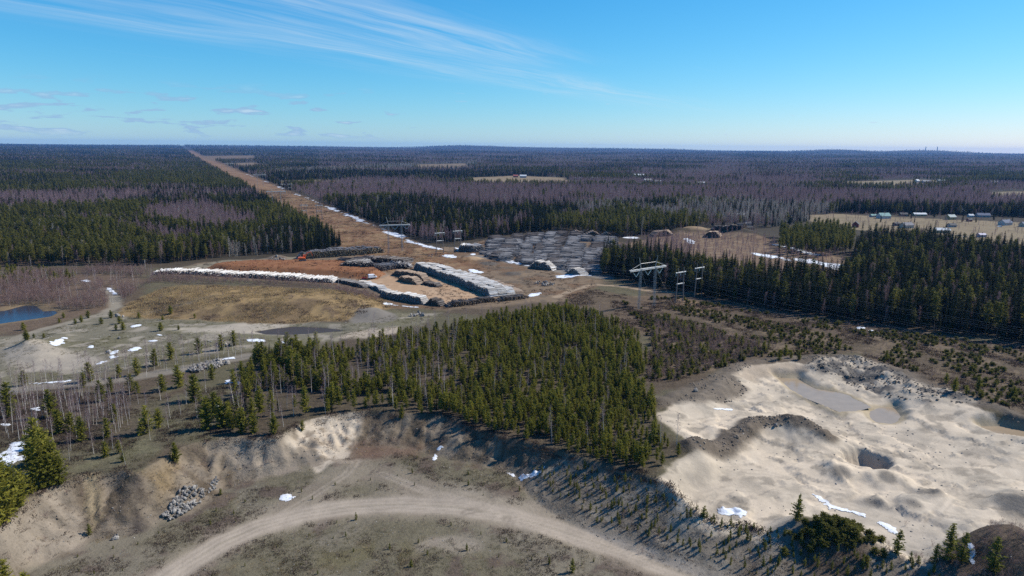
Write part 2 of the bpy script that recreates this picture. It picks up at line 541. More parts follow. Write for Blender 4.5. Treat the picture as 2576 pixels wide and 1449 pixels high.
# open gravel land at the left
L_OPEN = hit([(-60, 850), (60, 850), (210, 800), (300, 780), (450, 800), (620, 808), (760, 812), (900, 812), (1010, 790), (1100, 790), (1050, 815), (900, 850), (700, 870), (620, 880),
              (400, 905), (250, 945), (0, 985), (-60, 990)])
mixc(area(L_OPEN, 4, 6, 4), (0.185, 0.165, 0.115), 0.6)
mixc(area(L_OPEN, 4, 6, 5) * sstep(0.48, 0.6, n1), (0.170, 0.152, 0.092), 0.7)
mixc(area(L_OPEN, 4, 6, 6) * sstep(0.55, 0.66, n2), (0.30, 0.26, 0.20), 0.3)
mixc(area(hit([(20, 870), (60, 858), (110, 855), (160, 880), (220, 895), (260, 915), (170, 935), (60, 935), (10, 920)]), 3, 4, 7), (0.36, 0.31, 0.245), 0.2)
mixc(area(hit([(420, 828), (560, 820), (640, 808), (740, 815), (640, 838), (500, 835)]), 3, 4, 8), (0.40, 0.345, 0.27), 0.1)
mixc(area(hit([(850, 850), (900, 832), (1000, 825), (1010, 835), (930, 850)]), 2, 3, 8), (0.40, 0.33, 0.25), 0.2)
# wet meadow and alder thicket, far left
mixc(area(hit([(-60, 690), (150, 690), (360, 690), (330, 740), (290, 780), (200, 800), (60, 830), (-60, 850)]), 6, 8, 9), (0.15, 0.105, 0.07), 1.0)
mixc(area(POND_L, 1.5, 1.5, 10, -5), (0.20, 0.145, 0.085), 0.7)
# the front pit
inR = area(RIM_POLY, 0.8, 1.2, 11)
inT = area(TOE_POLY, 1.5, 2.0, 12)
slope = np.clip(inR - inT, 0, 1)
mixc(inR, (0.20, 0.172, 0.125), 0.55, 'pit_floor')
mixc(inT * sstep(0.42, 0.6, n1), (0.160, 0.138, 0.090), 0.75)
mixc(inT * sstep(0.52, 0.66, n2) * 0.8, (0.118, 0.085, 0.068), 0.8)
mixc(slope * 0.8, (0.215, 0.168, 0.120), 0.6)
mixc(slope * sstep(0.48, 0.62, n2) * 0.7, (0.125, 0.095, 0.065), 0.9)
sl_i = np.nonzero(slope > 0.02)[0]
STREAK = np.full(N, 0.5)
sl_p = seg_param(X[sl_i], Y[sl_i], rim)
STREAK[sl_i] = fbm(sl_p, seg_dist(X[sl_i], Y[sl_i], rim, False) * 0.22, 2.6, 4, 134, 0.6)
mixc(slope * sstep(0.50, 0.62, STREAK) * 0.6, (0.10, 0.075, 0.05), 0.9)
mixc(slope * sstep(0.48, 0.36, STREAK) * 0.5, (0.29, 0.235, 0.175), 0.2)


SANDF = hit([(700, 1105), (730, 1085), (790, 1055), (857, 1040), (900, 1040), (905, 1065), (900, 1110), (885, 1135), (880, 1160), (840, 1165), (800, 1188), (780, 1165), (745, 1150), (715, 1125)])
mixc(area(SANDF, 1.0, 2.0, 13), (0.53, 0.44, 0.335), 0.12)
mixc(area(SANDF, 1.0, 2.0, 13) * sstep(0.60, 0.66, fbm(X, Y, 3.5, 3, 131)) * 0.7, (0.20, 0.155, 0.11), 0.3)
mixc(area(hit([(560, 1112), (640, 1105), (710, 1105), (735, 1150), (760, 1185), (700, 1200), (620, 1190), (560, 1150)]), 2, 3, 14) * 0.8, (0.34, 0.28, 0.215), 0.5)
mixc(area(hit([(0, 1345), (60, 1270), (120, 1235), (165, 1215), (175, 1260), (210, 1340), (200, 1380), (90, 1425), (-40, 1449), (-40, 1370)]), 2, 2, 15), (0.285, 0.235, 0.18), 0.5)
mixc(area(hit([(225, 1200), (245, 1195), (255, 1290), (235, 1330), (215, 1300)]), 1.0, 1.5, 16) * 0.8, (0.36, 0.28, 0.17), 0.3)
mixc(area(hit([(330, 1200), (400, 1165), (450, 1160), (440, 1230), (400, 1260), (370, 1230)]), 3, 4, 17) * 0.8, (0.24, 0.17, 0.088), 0.9)
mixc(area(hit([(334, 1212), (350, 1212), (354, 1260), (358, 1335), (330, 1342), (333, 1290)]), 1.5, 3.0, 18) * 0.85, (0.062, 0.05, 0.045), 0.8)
mixc(slope * area(SANDF, 1.0, 2.0, 13) * sstep(0.52, 0.6, STREAK) * 0.45, (0.36, 0.29, 0.21), 0.2)
mixc(slope * area(hit([(0, 1345), (60, 1270), (120, 1235), (165, 1215), (175, 1260), (210, 1340), (200, 1380), (90, 1425), (-40, 1449), (-40, 1370)]), 2, 2, 15) * sstep(0.5, 0.58, STREAK) * 0.5, (0.19, 0.155, 0.115), 0.6)
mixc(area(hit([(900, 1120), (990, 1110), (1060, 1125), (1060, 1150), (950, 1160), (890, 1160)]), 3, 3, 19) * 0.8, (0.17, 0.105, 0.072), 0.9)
# tracks in the pit
TR1 = hit([(400, 1470), (470, 1420), (560, 1365), (650, 1325), (760, 1295), (880, 1275), (1010, 1268), (1150, 1276), (1290, 1300), (1420, 1338), (1560, 1385), (1690, 1432), (1800, 1475)])
TR2 = hit([(700, 1300), (780, 1245), (850, 1205), (900, 1185), (960, 1190), (1040, 1222), (1140, 1250), (1280, 1292)])
SANDY = hit([(1080, 1235), (1180, 1232), (1330, 1262), (1420, 1300), (1540, 1340), (1680, 1400), (1800, 1449), (1700, 1449), (1560, 1390), (1400, 1330), (1200, 1285)])
mixc(path(TR2, 5.5, 3, 2.5, 1) * 0.7, (0.275, 0.228, 0.168), 0.3)
mixc(area(SANDY, 4, 4, 20) * 0.75, (0.34, 0.285, 0.22), 0.25)
mixc(path(TR1, 6.0, 3.0, 2.0, 2) * 0.65, (0.31, 0.255, 0.19), 0.2)
mixc(path(TR1, 3.6, 1.4, 0.8, 3), (0.375, 0.31, 0.24), 0.06, 'dirt_track')
tr_d = ldist(X, Y, TR1, 60) + 0.7 * (fbm(X, Y, 14, 2, 139) - 0.5)
mixc(sstep(0.7, 0.2, np.abs(tr_d - 0.9)) * 0.4 * (tr_d < 5), (0.46, 0.385, 0.305), 0.0)
mixc(sstep(0.7, 0.2, np.abs(tr_d - 2.6)) * 0.3 * (tr_d < 5), (0.46, 0.385, 0.305), 0.0)
mixc(sstep(0.6, 0.1, np.abs(tr_d - 1.75)) * 0.25, (0.29, 0.24, 0.18), 0.3)
mixc(sstep(0.5, 0.1, tr_d) * 0.4, (0.27, 0.23, 0.165), 0.4)
mixc(area(hit([(1050, 1360), (1100, 1345), (1160, 1350), (1200, 1375), (1150, 1385), (1090, 1380), (1040, 1400)]), 2, 3, 21) * 0.6, (0.36, 0.30, 0.235), 0.2)
mixc(area(hit([(560, 1400), (760, 1360), (960, 1350), (1060, 1380), (1000, 1449), (560, 1460)]), 5, 7, 22) * sstep(0.5, 0.64, n2) * 0.55, (0.175, 0.160, 0.072), 0.7)
# sapling slope: gravelly, grey
SLOPE_R = hit([(1310, 1190), (1420, 1160), (1560, 1190), (1640, 1215), (1720, 1275), (1880, 1320), (2060, 1365), (2300, 1425), (2400, 1449), (1840, 1449), (1650, 1380), (1450, 1290)])
mixc(area(SLOPE_R, 2, 3, 23) * 0.9, (0.215, 0.180, 0.138), 0.5)
mixc(area(SLOPE_R, 2, 3, 24) * sstep(0.5, 0.62, n2) * 0.7, (0.30, 0.26, 0.205), 0.2)
# sand quarry
q = area(QUARRY, 1.0, 1.6, 25)
mixc(q, SAND, 0.0, 'sand_quarry')
mixc(q * sstep(0.50, 0.62, n1) * 0.55, (0.44, 0.375, 0.29), 0.05)
mixc(q * sstep(0.56, 0.66, n2) * 0.6, (0.35, 0.30, 0.235), 0.2)
mixc(q * sstep(0.60, 0.68, fbm(X, Y, 4.0, 4, 132)) * 0.7, (0.27, 0.23, 0.18), 0.3)
mixc(q * sstep(0.05, 0.0, np.abs(fbm(X, Y, 16, 3, 133) - 0.5)) * 0.35, (0.62, 0.53, 0.41), 0.0)
mixc(q * area(hit([(2080, 1240), (2300, 1240), (2450, 1290), (2480, 1380), (2300, 1390), (2200, 1340)]), 8, 8, 26) * 0.6, (0.44, 0.385, 0.315), 0.0)
mixc(sstep(5.5, 2.5, ldist(X, Y, BERM, 30) + 3 * (n2 - 0.5)), (0.15, 0.12, 0.09), 0.6)
mixc(area(SPOIL, 2, 3, 27) * 0.9, (0.155, 0.125, 0.095), 0.6)
mixc(area(hit([(1850, 945), (1890, 920), (1990, 910), (2040, 922), (2020, 940), (1960, 945), (1900, 962)]), 1.5, 2, 28) * 0.9, (0.40, 0.32, 0.235), 0.25)
mixc(area(SPOIL_IN, 2, 3, 29) * sstep(0.44, 0.56, n2), (0.13, 0.118, 0.105), 0.3)
mixc(area(SPOIL_IN, 2, 3, 30) * sstep(0.56, 0.46, n2) * 0.8, (0.44, 0.37, 0.285), 0.1)
for P in (POND_A, POND_B, POND_C):
    mixc(area(P, 1.0, 1.2, 31, -2.0) * 0.8, (0.36, 0.29, 0.185), 0.0)
for (px, py, rr) in ((2120, 1187, 3.0), (2232, 1200, 3.2), (2340, 1240, 4), (2200, 1262, 3.5), (2290, 1268, 3.5), (2570, 1262, 7), (1990, 1330, 6)):
    c = hit([(px, py)])[0]
    mixc(sstep(1.0, 0.4, np.hypot(X - c[0], Y - c[1]) / rr + 0.9 * (n2 - 0.5)) * 0.75, (0.17, 0.15, 0.125), 0.3)
# wheel tracks pressed into the sand
QT = [hit(q_) for q_ in ([(1690, 1210), (1800, 1225), (1950, 1235), (2090, 1255), (2250, 1310), (2400, 1350)], [(1700, 1060), (1800, 1050), (1950, 1040), (2080, 1060), (2250, 1090), (2420, 1120), (2576, 1170)],
                          [(1900, 1000), (1960, 1030), (2050, 1060), (2200, 1085), (2380, 1090)], [(1830, 1180), (1930, 1190), (2040, 1215), (2150, 1235), (2320, 1290), (2450, 1300)], [(2300, 1120), (2380, 1180), (2400, 1250), (2330, 1330)])]
for k_, P in enumerate(QT):
    d_ = ldist(X, Y, P, 20) + 0.8 * (fbm(X, Y, 12, 2, 140 + k_) - 0.5)
    mixc(sstep(0.55, 0.15, np.abs(np.abs(d_) - 0.95)) * q * 0.55, (0.36, 0.305, 0.235), 0.1)
    mixc(sstep(3.2, 1.5, d_) * q * 0.25, (0.60, 0.50, 0.38), 0.0)
PT = [hit(q_) for q_ in ([(905, 1165), (930, 1172), (945, 1190), (930, 1212), (890, 1218), (860, 1205), (865, 1182), (900, 1172)], [(1150, 1262), (1215, 1250), (1235, 1262), (1215, 1280), (1170, 1290)], [(1275, 1305), (1290, 1335), (1320, 1345)],
                          [(960, 1192), (1060, 1230), (1180, 1262), (1330, 1300)], [(980, 1200), (1080, 1242), (1240, 1285)], [(1060, 1262), (1200, 1268), (1340, 1300), (1480, 1350)], [(700, 1300), (800, 1240), (870, 1195), (900, 1160)])]
for k_, P in enumerate(PT):
    d_ = ldist(X, Y, P, 20)
    mixc(sstep(0.6, 0.2, np.abs(d_ - 0.8)) * 0.5, (0.20, 0.165, 0.125) if k_ < 3 else (0.385, 0.32, 0.25), 0.1)
# the bush-covered knolls at the near right
for (px, py, rr) in ((2105, 1335, 8.5), (2540, 1400, 15), (2610, 1400, 15)):
    c = on_plane([(px, py)], 2.0)[0]
    mixc(sstep(1.0, 0.7, np.hypot(X - c[0], Y - c[1]) / rr + 0.5 * (n2 - 0.5)), (0.12, 0.088, 0.062), 1.0)
# heath right of the stand
HEATH_R = hit([(1560, 760), (1700, 745), (1900, 785), (2150, 815), (2600, 880), (2700, 900), (2700, 1080), (2450, 1000), (2300, 935), (2150, 890), (1900, 900), (1700, 960), (1620, 960), (1640, 860)])
mixc(area(HEATH_R, 4, 6, 32) * 0.8, (0.115, 0.082, 0.055), 1.0)
mixc(area(HEATH_R, 4, 6, 33) * sstep(0.52, 0.64, n2) * 0.7, (0.195, 0.145, 0.095), 0.5)
mixc(area(hit([(1590, 745), (1680, 745), (1790, 762), (1830, 785), (1760, 790), (1650, 775)]), 3, 5, 34) * 0.7, (0.255, 0.175, 0.108), 0.6)
mixc(area(hit([(1380, 775), (1420, 745), (1500, 728), (1600, 745), (1700, 745), (1660, 830), (1600, 840), (1500, 795), (1420, 782)]), 3, 6, 34) * 0.85, (0.135, 0.095, 0.062), 1.0)
# under the pine stand
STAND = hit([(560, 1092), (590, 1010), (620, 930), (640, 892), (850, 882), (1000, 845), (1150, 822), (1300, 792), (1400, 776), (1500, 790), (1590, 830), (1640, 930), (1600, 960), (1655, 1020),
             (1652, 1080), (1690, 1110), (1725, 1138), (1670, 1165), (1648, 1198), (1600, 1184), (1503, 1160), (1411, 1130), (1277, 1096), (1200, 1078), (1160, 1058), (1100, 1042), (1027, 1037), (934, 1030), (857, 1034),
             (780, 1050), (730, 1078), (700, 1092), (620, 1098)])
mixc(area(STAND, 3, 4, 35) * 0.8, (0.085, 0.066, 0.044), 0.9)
# yard and heaps
YARD_ALL = hit([(380, 690), (520, 660), (700, 645), (860, 640), (1000, 640), (1150, 622), (1230, 600), (1400, 590), (1560, 610), (1510, 700), (1500, 720), (1400, 760), (1130, 780), (960, 770), (940, 740), (800, 712), (560, 700)])
mixc(area(YARD_ALL, 4, 6, 36), (0.215, 0.155, 0.10), 0.5, 'yard_floor')
mixc(area(YARD_ALL, 4, 6, 37) * sstep(0.46, 0.6, n1) * 0.8, (0.17, 0.10, 0.055), 0.8)
mixc(area(YARD_ALL, 4, 6, 38) * sstep(0.54, 0.64, n2) * 0.6, (0.12, 0.095, 0.07), 0.7)
mixc(area(hit([(560, 655), (700, 645), (760, 645), (660, 660), (560, 668), (480, 676), (460, 672)]), 3, 3, 39), (0.235, 0.20, 0.14), 0.4)
TAN = hit([(900, 706), (980, 690), (1010, 676), (1060, 690), (1130, 705), (1200, 735), (1240, 748), (1180, 765), (1110, 768), (1080, 752), (1010, 738), (960, 728)])
mixc(area(TAN, 2, 2.5, 40), (0.42, 0.275, 0.165), 0.05, 'yard_floor')
mixc(area(TAN, 2, 2.5, 41) * sstep(0.5, 0.62, n2) * 0.5, (0.50, 0.35, 0.225), 0.0)
mixc(area(hit([(1020, 632), (1100, 622), (1130, 640), (1060, 648), (1010, 645)]), 3, 3, 42) * sstep(0.42, 0.55, n2), (0.42, 0.29, 0.17), 0.3)
for (px, py, rr, c3) in ((1060, 655, 9, (0.42, 0.285, 0.165)), (1195, 652, 9, (0.40, 0.275, 0.165)), (1160, 655, 9, (0.42, 0.29, 0.17)), (1232, 662, 9, (0.13, 0.11, 0.09)), (1290, 688, 7, (0.12, 0.1, 0.08)),
                         (1740, 585, 22, (0.29, 0.205, 0.125)), (1830, 585, 34, (0.27, 0.20, 0.115)), (695, 648, 9, (0.16, 0.12, 0.085))):
    c = on_plane([(px, py)], 1.0)[0]
    mixc(sstep(1.0, 0.6, np.hypot(X - c[0], Y - c[1]) / rr + 0.5 * (n2 - 0.5)), c3, 0.4)
GREYR = hit([(1040, 672), (1090, 662), (1150, 650), (1200, 645), (1270, 655), (1340, 668), (1400, 678), (1470, 692), (1520, 698)])
mixc(path(GREYR, 7, 2, 2, 4), GREY, 0.05, 'dirt_track')
mixc(path(hit([(900, 702), (950, 690), (1000, 675), (1050, 668)]), 5, 2, 2, 5), (0.27, 0.205, 0.145), 0.1, 'dirt_track')
HP = area(HEAP, 0.8, 1.2, 43)
mixc(HP, (0.265, 0.122, 0.056), 0.05, 'bark_heap')
mixc(HP * sstep(0.52, 0.64, n2) * 0.6, (0.20, 0.078, 0.034), 0.2)
MD = area(MOUND, 2.0, 3.0, 44)
mixc(MD, GRASS, 0.35, 'grassy_mound')
mixc(MD * sstep(0.5, 0.62, n2) * 0.8, (0.20, 0.135, 0.07), 0.8)
mixc(MD * sstep(0.58, 0.68, n1) * 0.6, (0.125, 0.085, 0.052), 1.0)
mixc(MD * area(hit([(500, 800), (650, 800), (900, 795), (960, 775), (700, 782)]), 3, 6, 45) * sstep(0.45, 0.55, n2) * 0.6, (0.12, 0.082, 0.055), 1.0)
mixc(area(hit([(880, 800), (905, 775), (960, 778), (1010, 800), (960, 812), (890, 812)]), 1.5, 2.5, 46), (0.205, 0.18, 0.15), 0.15)
mixc(path(hit([(360, 790), (480, 760), (540, 745)]), 2.0, 2, 1.5, 6) * 0.6, (0.20, 0.165, 0.12), 0.2)
# the left lane and the right lane
mixc(path(hit([(-60, 905), (0, 885), (45, 850), (110, 828), (200, 806), (260, 790), (290, 772), (292, 755), (280, 738), (268, 726)]), 3.0, 1.2, 1.0, 7), (0.26, 0.225, 0.17), 0.08, 'dirt_track')
mixc(path(hit([(-40, 1000), (0, 985), (150, 968), (300, 955), (480, 925), (620, 895)]), 3.8, 1.8, 1.2, 8) * 0.9, (0.235, 0.205, 0.165), 0.2, 'dirt_track')
mixc(path(hit([(1400, 748), (1440, 730), (1490, 716), (1560, 720), (1640, 733), (1760, 738), (1900, 752)]), 2.4, 1.2, 1.0, 9), (0.34, 0.25, 0.165), 0.1, 'dirt_track')

# the long clearing below the power lines
C2 = on_plane([(1010, 640)])[0]
ang = math.radians(-26.0)
CDIR = np.array([math.sin(ang), math.cos(ang)])
CN = np.array([CDIR[1], -CDIR[0]])
ua = (X - C2[0]) * CDIR[0] + (Y - C2[1]) * CDIR[1]
va = (X - C2[0]) * CN[0] + (Y - C2[1]) * CN[1]
CL_L, CL_R = -34.0, 36.0
wv = va + 5 * (fbm(X, Y, 30, 3, 71) - 0.5)
cl = sstep(CL_L - 3, CL_L + 3, wv) * sstep(CL_R + 3, CL_R - 3, wv) * sstep(-120, -60, ua) * sstep(8200, 7800, ua)
mixc(cl, (0.205, 0.112, 0.058), 0.5, 'power_line_clearing')
mixc(cl * sstep(0.46, 0.6, n2) * 0.7, (0.30, 0.20, 0.11), 0.4)
mixc(cl * sstep(0.5, 0.62, n1) * 0.5, (0.15, 0.078, 0.042), 0.6)
# fields and clearings among the woods
FIELDS = [([(2010, 542), (2100, 538), (2300, 548), (2576, 560), (2800, 580), (2800, 660), (2576, 640), (2440, 622), (2380, 600), (2250, 590), (2130, 575), (2060, 565)], (0.40, 0.29, 0.165)),
          ([(1180, 447), (1300, 442), (1420, 447), (1440, 455), (1300, 460), (1190, 458)], (0.40, 0.28, 0.155)),
          ([(2120, 457), (2330, 452), (2400, 458), (2300, 465), (2130, 463)], (0.38, 0.28, 0.16)),
          ([(2480, 484), (2620, 480), (2640, 492), (2500, 492)], (0.36, 0.27, 0.15)),
          ([(700, 455), (800, 452), (870, 455), (800, 460), (705, 460)], (0.36, 0.26, 0.15)),
          ([(500, 393), (640, 391), (640, 397), (520, 398)], (0.28, 0.18, 0.10)),
          ([(1040, 414), (1170, 411), (1180, 416), (1060, 419)], (0.32, 0.22, 0.13)),
          ([(560, 411), (640, 409), (700, 412), (600, 415)], (0.33, 0.22, 0.13))]
FIELDS_W = []
for fi_, (P, c3) in enumerate(FIELDS):
    my_ = sum(b for a, b in P) / len(P)
    W = hit([(a, b + (6 if fi_ and b > my_ else 0)) for a, b in P])
    FIELDS_W.append(W)
    c3 = (c3[0] * 0.62, c3[1] * 0.66, c3[2] * 0.70)
    mixc(area(W, 4, 8, 47), c3, 0.3, 'field')
    mixc(area(W, 4, 8, 47) * sstep(0.5, 0.62, n1) * 0.5, (c3[0] * 0.72, c3[1] * 0.72, c3[2] * 0.7), 0.4)
CLEAR_R = hit([(1570, 612), (1680, 590), (1800, 585), (1900, 590), (2010, 615), (2140, 655), (2160, 690), (2120, 720), (1960, 705), (1800, 690), (1680, 650), (1600, 640)])
mixc(area(CLEAR_R, 3, 5, 48), (0.19, 0.125, 0.08), 0.6)
mixc(area(CLEAR_R, 3, 5, 49) * sstep(0.5, 0.62, n2) * 0.6, (0.26, 0.19, 0.12), 0.4)

COL[:, :3] *= 0.74 * (0.88 + 0.24 * fbm(X, Y, 3.0, 2, 81))[:, None]


# ------------------------------------------------------------------ materials
def new_mat(name, rough=0.9, spec=0.2):
    m = bpy.data.materials.new(name)
    m.use_nodes = True
    t = NT(m.node_tree)
    b = t.n('ShaderNodeBsdfPrincipled')
    b.inputs['Roughness'].default_value = rough
    b.inputs['Specular IOR Level'].default_value = spec
    o = t.n('ShaderNodeOutputMaterial')
    t.t.links.new(b.outputs[0], o.inputs[0])
    return m, t, b


def bump(t, b, h, strength, dist):
    bm = t.n('ShaderNodeBump')
    bm.inputs['Strength'].default_value = strength
    bm.inputs['Distance'].default_value = dist
    t.put(bm.inputs['Height'], h)
    t.t.links.new(bm.outputs[0], b.inputs['Normal'])


def ground_material():
    m, t, b = new_mat("earth", 0.95, 0.1)
    at = t.n('ShaderNodeAttribute', attribute_name="earth")
    geo = t.n('ShaderNodeNewGeometry')
    pos = geo.outputs['Position']
    veg = at.outputs['Alpha']
    a = t.noise(pos, 0.28, 6.0, 0.62)
    bb = t.noise(pos, 1.3, 5.0, 0.65)
    cc = t.noise(pos, 4.5, 3.0, 0.6)
    var = t.math('ADD', t.math('MULTIPLY', a, 0.55), t.math('ADD', t.math('MULTIPLY', bb, 0.55), t.math('MULTIPLY', cc, 0.35)))
    amt = t.math('ADD', 0.22, t.math('MULTIPLY', veg, 0.75))
    mul = t.math('ADD', 1.0, t.math('MULTIPLY', t.math('MULTIPLY', t.math('SUBTRACT', var, 0.725), 2.6), amt))
    mul = t.math('MAXIMUM', mul, 0.25)
    c = t.mix(1.0, at.outputs['Color'], t.comb(mul, mul, mul), 'MULTIPLY')
    heather = t.math('MULTIPLY', t.rng(t.math('ADD', t.math('MULTIPLY', bb, 0.6), t.math('MULTIPLY', a, 0.4)), 0.52, 0.62), t.math('MULTIPLY', veg, 0.55))
    c = t.mix(heather, c, (0.050, 0.036, 0.030, 1))
    straw = t.math('MULTIPLY', t.rng(t.noise(pos, 0.9, 4.0, 0.7, 0.5), 0.56, 0.68), t.math('MULTIPLY', veg, 0.4))
    c = t.mix(straw, c, (0.23, 0.175, 0.105, 1))
    t.put(b.inputs['Base Color'], c)
    h = t.math('ADD', t.math('MULTIPLY', bb, 0.8), t.math('MULTIPLY', cc, 0.35))
    h = t.math('MULTIPLY', h, t.math('ADD', 0.25, veg))
    bump(t, b, h, 0.75, 0.5)
    return m


M_EARTH = ground_material()

col = scene.collection


def link(o):
    col.objects.link(o)
    return o


def tag(o, label=None, cat=None, group=None, kind=None):
    if label:
        o["label"] = label
    if cat:
        o["category"] = cat
    if group:
        o["group"] = group
    if kind:
        o["kind"] = kind
    return o


def mesh_np(name, V, F, mats=(), midx=None, smooth=False):
    """V (n,3); F (m,3) or (m,4) int array"""
    me = bpy.data.meshes.new(name)
    V = np.asarray(V, np.float32)
    F = np.asarray(F, np.int32)
    k = F.shape[1]
    me.vertices.add(len(V))
    me.vertices.foreach_set('co', V.ravel())
    me.loops.add(F.size)
    me.loops.foreach_set('vertex_index', F.ravel())
    me.polygons.add(len(F))
    me.polygons.foreach_set('loop_start', np.arange(0, F.size, k, dtype=np.int32))
    me.polygons.foreach_set('loop_total', np.full(len(F), k, np.int32))
    for m in mats:
        me.materials.append(m)
    if midx is not None:
        me.polygons.foreach_set('material_index', np.asarray(midx, np.int32))
    me.polygons.foreach_set('use_smooth', np.full(len(F), smooth))
    me.update(calc_edges=True)
    return me


def obj(name, me, parent=None, loc=(0, 0, 0), rot=(0, 0, 0), scale=(1, 1, 1)):
    o = bpy.data.objects.new(name, me)
    link(o)
    o.location = loc
    o.rotation_euler = rot
    o.scale = scale
    if parent is not None:
        o.parent = parent
    return o


def build_terrain():
    ny, nx = GX.shape
    idx = np.arange(N).reshape(ny, nx)
    Q = np.stack([idx[:-1, :-1], idx[:-1, 1:], idx[1:, 1:], idx[1:, :-1]], -1).reshape(-1, 4)
    # leave out what lies far outside the view to both sides
    Q = Q[SEEN.ravel()[Q].all(1)]
    fz = ZONE[Q[:, 0]]
    P3 = np.stack([X, Y, GZ.ravel()], 1)
    # one set of normals for the whole sheet, so that no seam shows between its pieces
    gzx = np.gradient(GZ, gx, axis=1).ravel()
    gzy = np.gradient(GZ, gy, axis=0).ravel()
    nrm = np.stack([-gzx, -gzy, np.ones(N)], 1)
    nrm /= np.linalg.norm(nrm, axis=1)[:, None]
    for k, nm in enumerate(ZN):
        q = Q[fz == k]
        if not len(q):
            continue
        u, inv = np.unique(q, return_inverse=True)
        me = mesh_np(nm, P3[u], inv.reshape(-1, 4), [M_EARTH], smooth=True)
        ca = me.color_attributes.new("earth", 'FLOAT_COLOR', 'POINT')
        ca.data.foreach_set('color', COL[u].astype(np.float32).ravel())
        me.normals_split_custom_set_from_vertices(nrm[u])
        o = obj(nm, me)
        if nm == 'bark_heap':
            tag(o, "broad flat-topped heap of red-brown bark chips behind the long white log pile", "bark heap")
        elif nm == 'grassy_mound':
            tag(o, "broad low mound covered in straw-coloured dry grass, left of the log yard", "mound")
        else:
            tag(o, kind="structure")


build_terrain()

# ------------------------------------------------------------------ water
def water_material(name, color, rough, spec=0.5, wave=0.06):
    m, t, b = new_mat(name, rough, spec)
    geo = t.n('ShaderNodeNewGeometry')
    n = t.noise(geo.outputs['Position'], 0.35, 3.0)
    t.put(b.inputs['Base Color'], t.mix(n, (color[0] * 0.8, color[1] * 0.8, color[2] * 0.8, 1), (color[0] * 1.2, color[1] * 1.2, color[2] * 1.2, 1)))
    bump(t, b, t.noise(geo.outputs['Position'], 2.5, 3.0), wave, 0.2)
    return m


def pond(P, z, mat, pad=5.0):
    c = P.mean(0)
    d = P - c
    P2 = c + d * (1 + pad / np.linalg.norm(d, axis=1)[:, None])
    me = bpy.data.meshes.new("pond")
    me.from_pydata([(p[0], p[1], z) for p in P2], [], [list(range(len(P2)))])
    me.materials.append(mat)
    return tag(obj("pond", me), kind="structure")


MURKY = water_material("murky_water", (0.27, 0.205, 0.135), 0.10, 0.3, 0.12)
CLEAR = water_material("dark_water", (0.012, 0.020, 0.034), 0.08, 0.5, 0.25)
BROWN = water_material("brown_water", (0.050, 0.036, 0.024), 0.35, 0.12, 0.5)
pond(POND_A, -3.52, MURKY, 1.0)
pond(POND_B, -4.72, MURKY, 1.0)
pond(POND_C, -3.52, MURKY, 1.0)
pond(POND_L, -0.62, CLEAR, 1.0)
pond(POND_M, -0.66, BROWN, 0.5)


# ------------------------------------------------------------------ tree meshes
def foliage_material(name, c1, c2, rough=0.75, thin=0.0):
    m, t, b = new_mat(name, rough, 0.04)
    oi = t.n('ShaderNodeObjectInfo')
    geo = t.n('ShaderNodeNewGeometry')
    r = t.math('ADD', t.math('MULTIPLY', oi.outputs['Random'], 0.55), t.math('MULTIPLY', geo.outputs['Random Per Island'], 0.45))
    c = t.mix(r, (*c1, 1), (*c2, 1))
    t.put(b.inputs['Base Color'], c)
    if thin > 0:                      # light passing through needles and twigs
        tr = t.n('ShaderNodeBsdfTranslucent')
        t.put(tr.inputs[0], c)
        mx = t.n('ShaderNodeMixShader')
        mx.inputs[0].default_value = thin
        t.t.links.new(b.outputs[0], mx.inputs[1])
        t.t.links.new(tr.outputs[0], mx.inputs[2])
        o = [n for n in t.t.nodes if n.type == 'OUTPUT_MATERIAL'][0]
        t.t.links.new(mx.outputs[0], o.inputs[0])
    return m


M_PINE = foliage_material("pine_needles", (0.086, 0.093, 0.015), (0.275, 0.248, 0.043), thin=0.42)
M_PINE_OLD = foliage_material("old_pine_needles", (0.060, 0.066, 0.016), (0.185, 0.168, 0.040), thin=0.4)
M_SPRUCE = foliage_material("spruce_needles", (0.011, 0.016, 0.007), (0.040, 0.047, 0.016), thin=0.15)
M_SAP = foliage_material("sapling_needles", (0.10, 0.105, 0.022), (0.20, 0.19, 0.045), thin=0.4)
M_TWIG = foliage_material("birch_twigs", (0.17, 0.112, 0.118), (0.31, 0.215, 0.215), 0.9, 0.3)
M_TWIG_G = foliage_material("grey_twigs", (0.22, 0.195, 0.17), (0.38, 0.34, 0.30), 0.9, 0.3)
M_TWIG_R = foliage_material("red_brown_twigs", (0.16, 0.10, 0.088), (0.32, 0.21, 0.175), 0.9, 0.3)
M_BARK = foliage_material("pine_bark", (0.10, 0.065, 0.045), (0.21, 0.125, 0.075), 0.95)
M_SBARK = foliage_material("spruce_bark", (0.075, 0.062, 0.052), (0.13, 0.11, 0.095), 0.95)
M_BBARK = foliage_material("birch_bark", (0.42, 0.38, 0.33), (0.64, 0.59, 0.53), 0.85)
M_ABARK = foliage_material("alder_bark", (0.19, 0.16, 0.14), (0.31, 0.27, 0.235), 0.9)


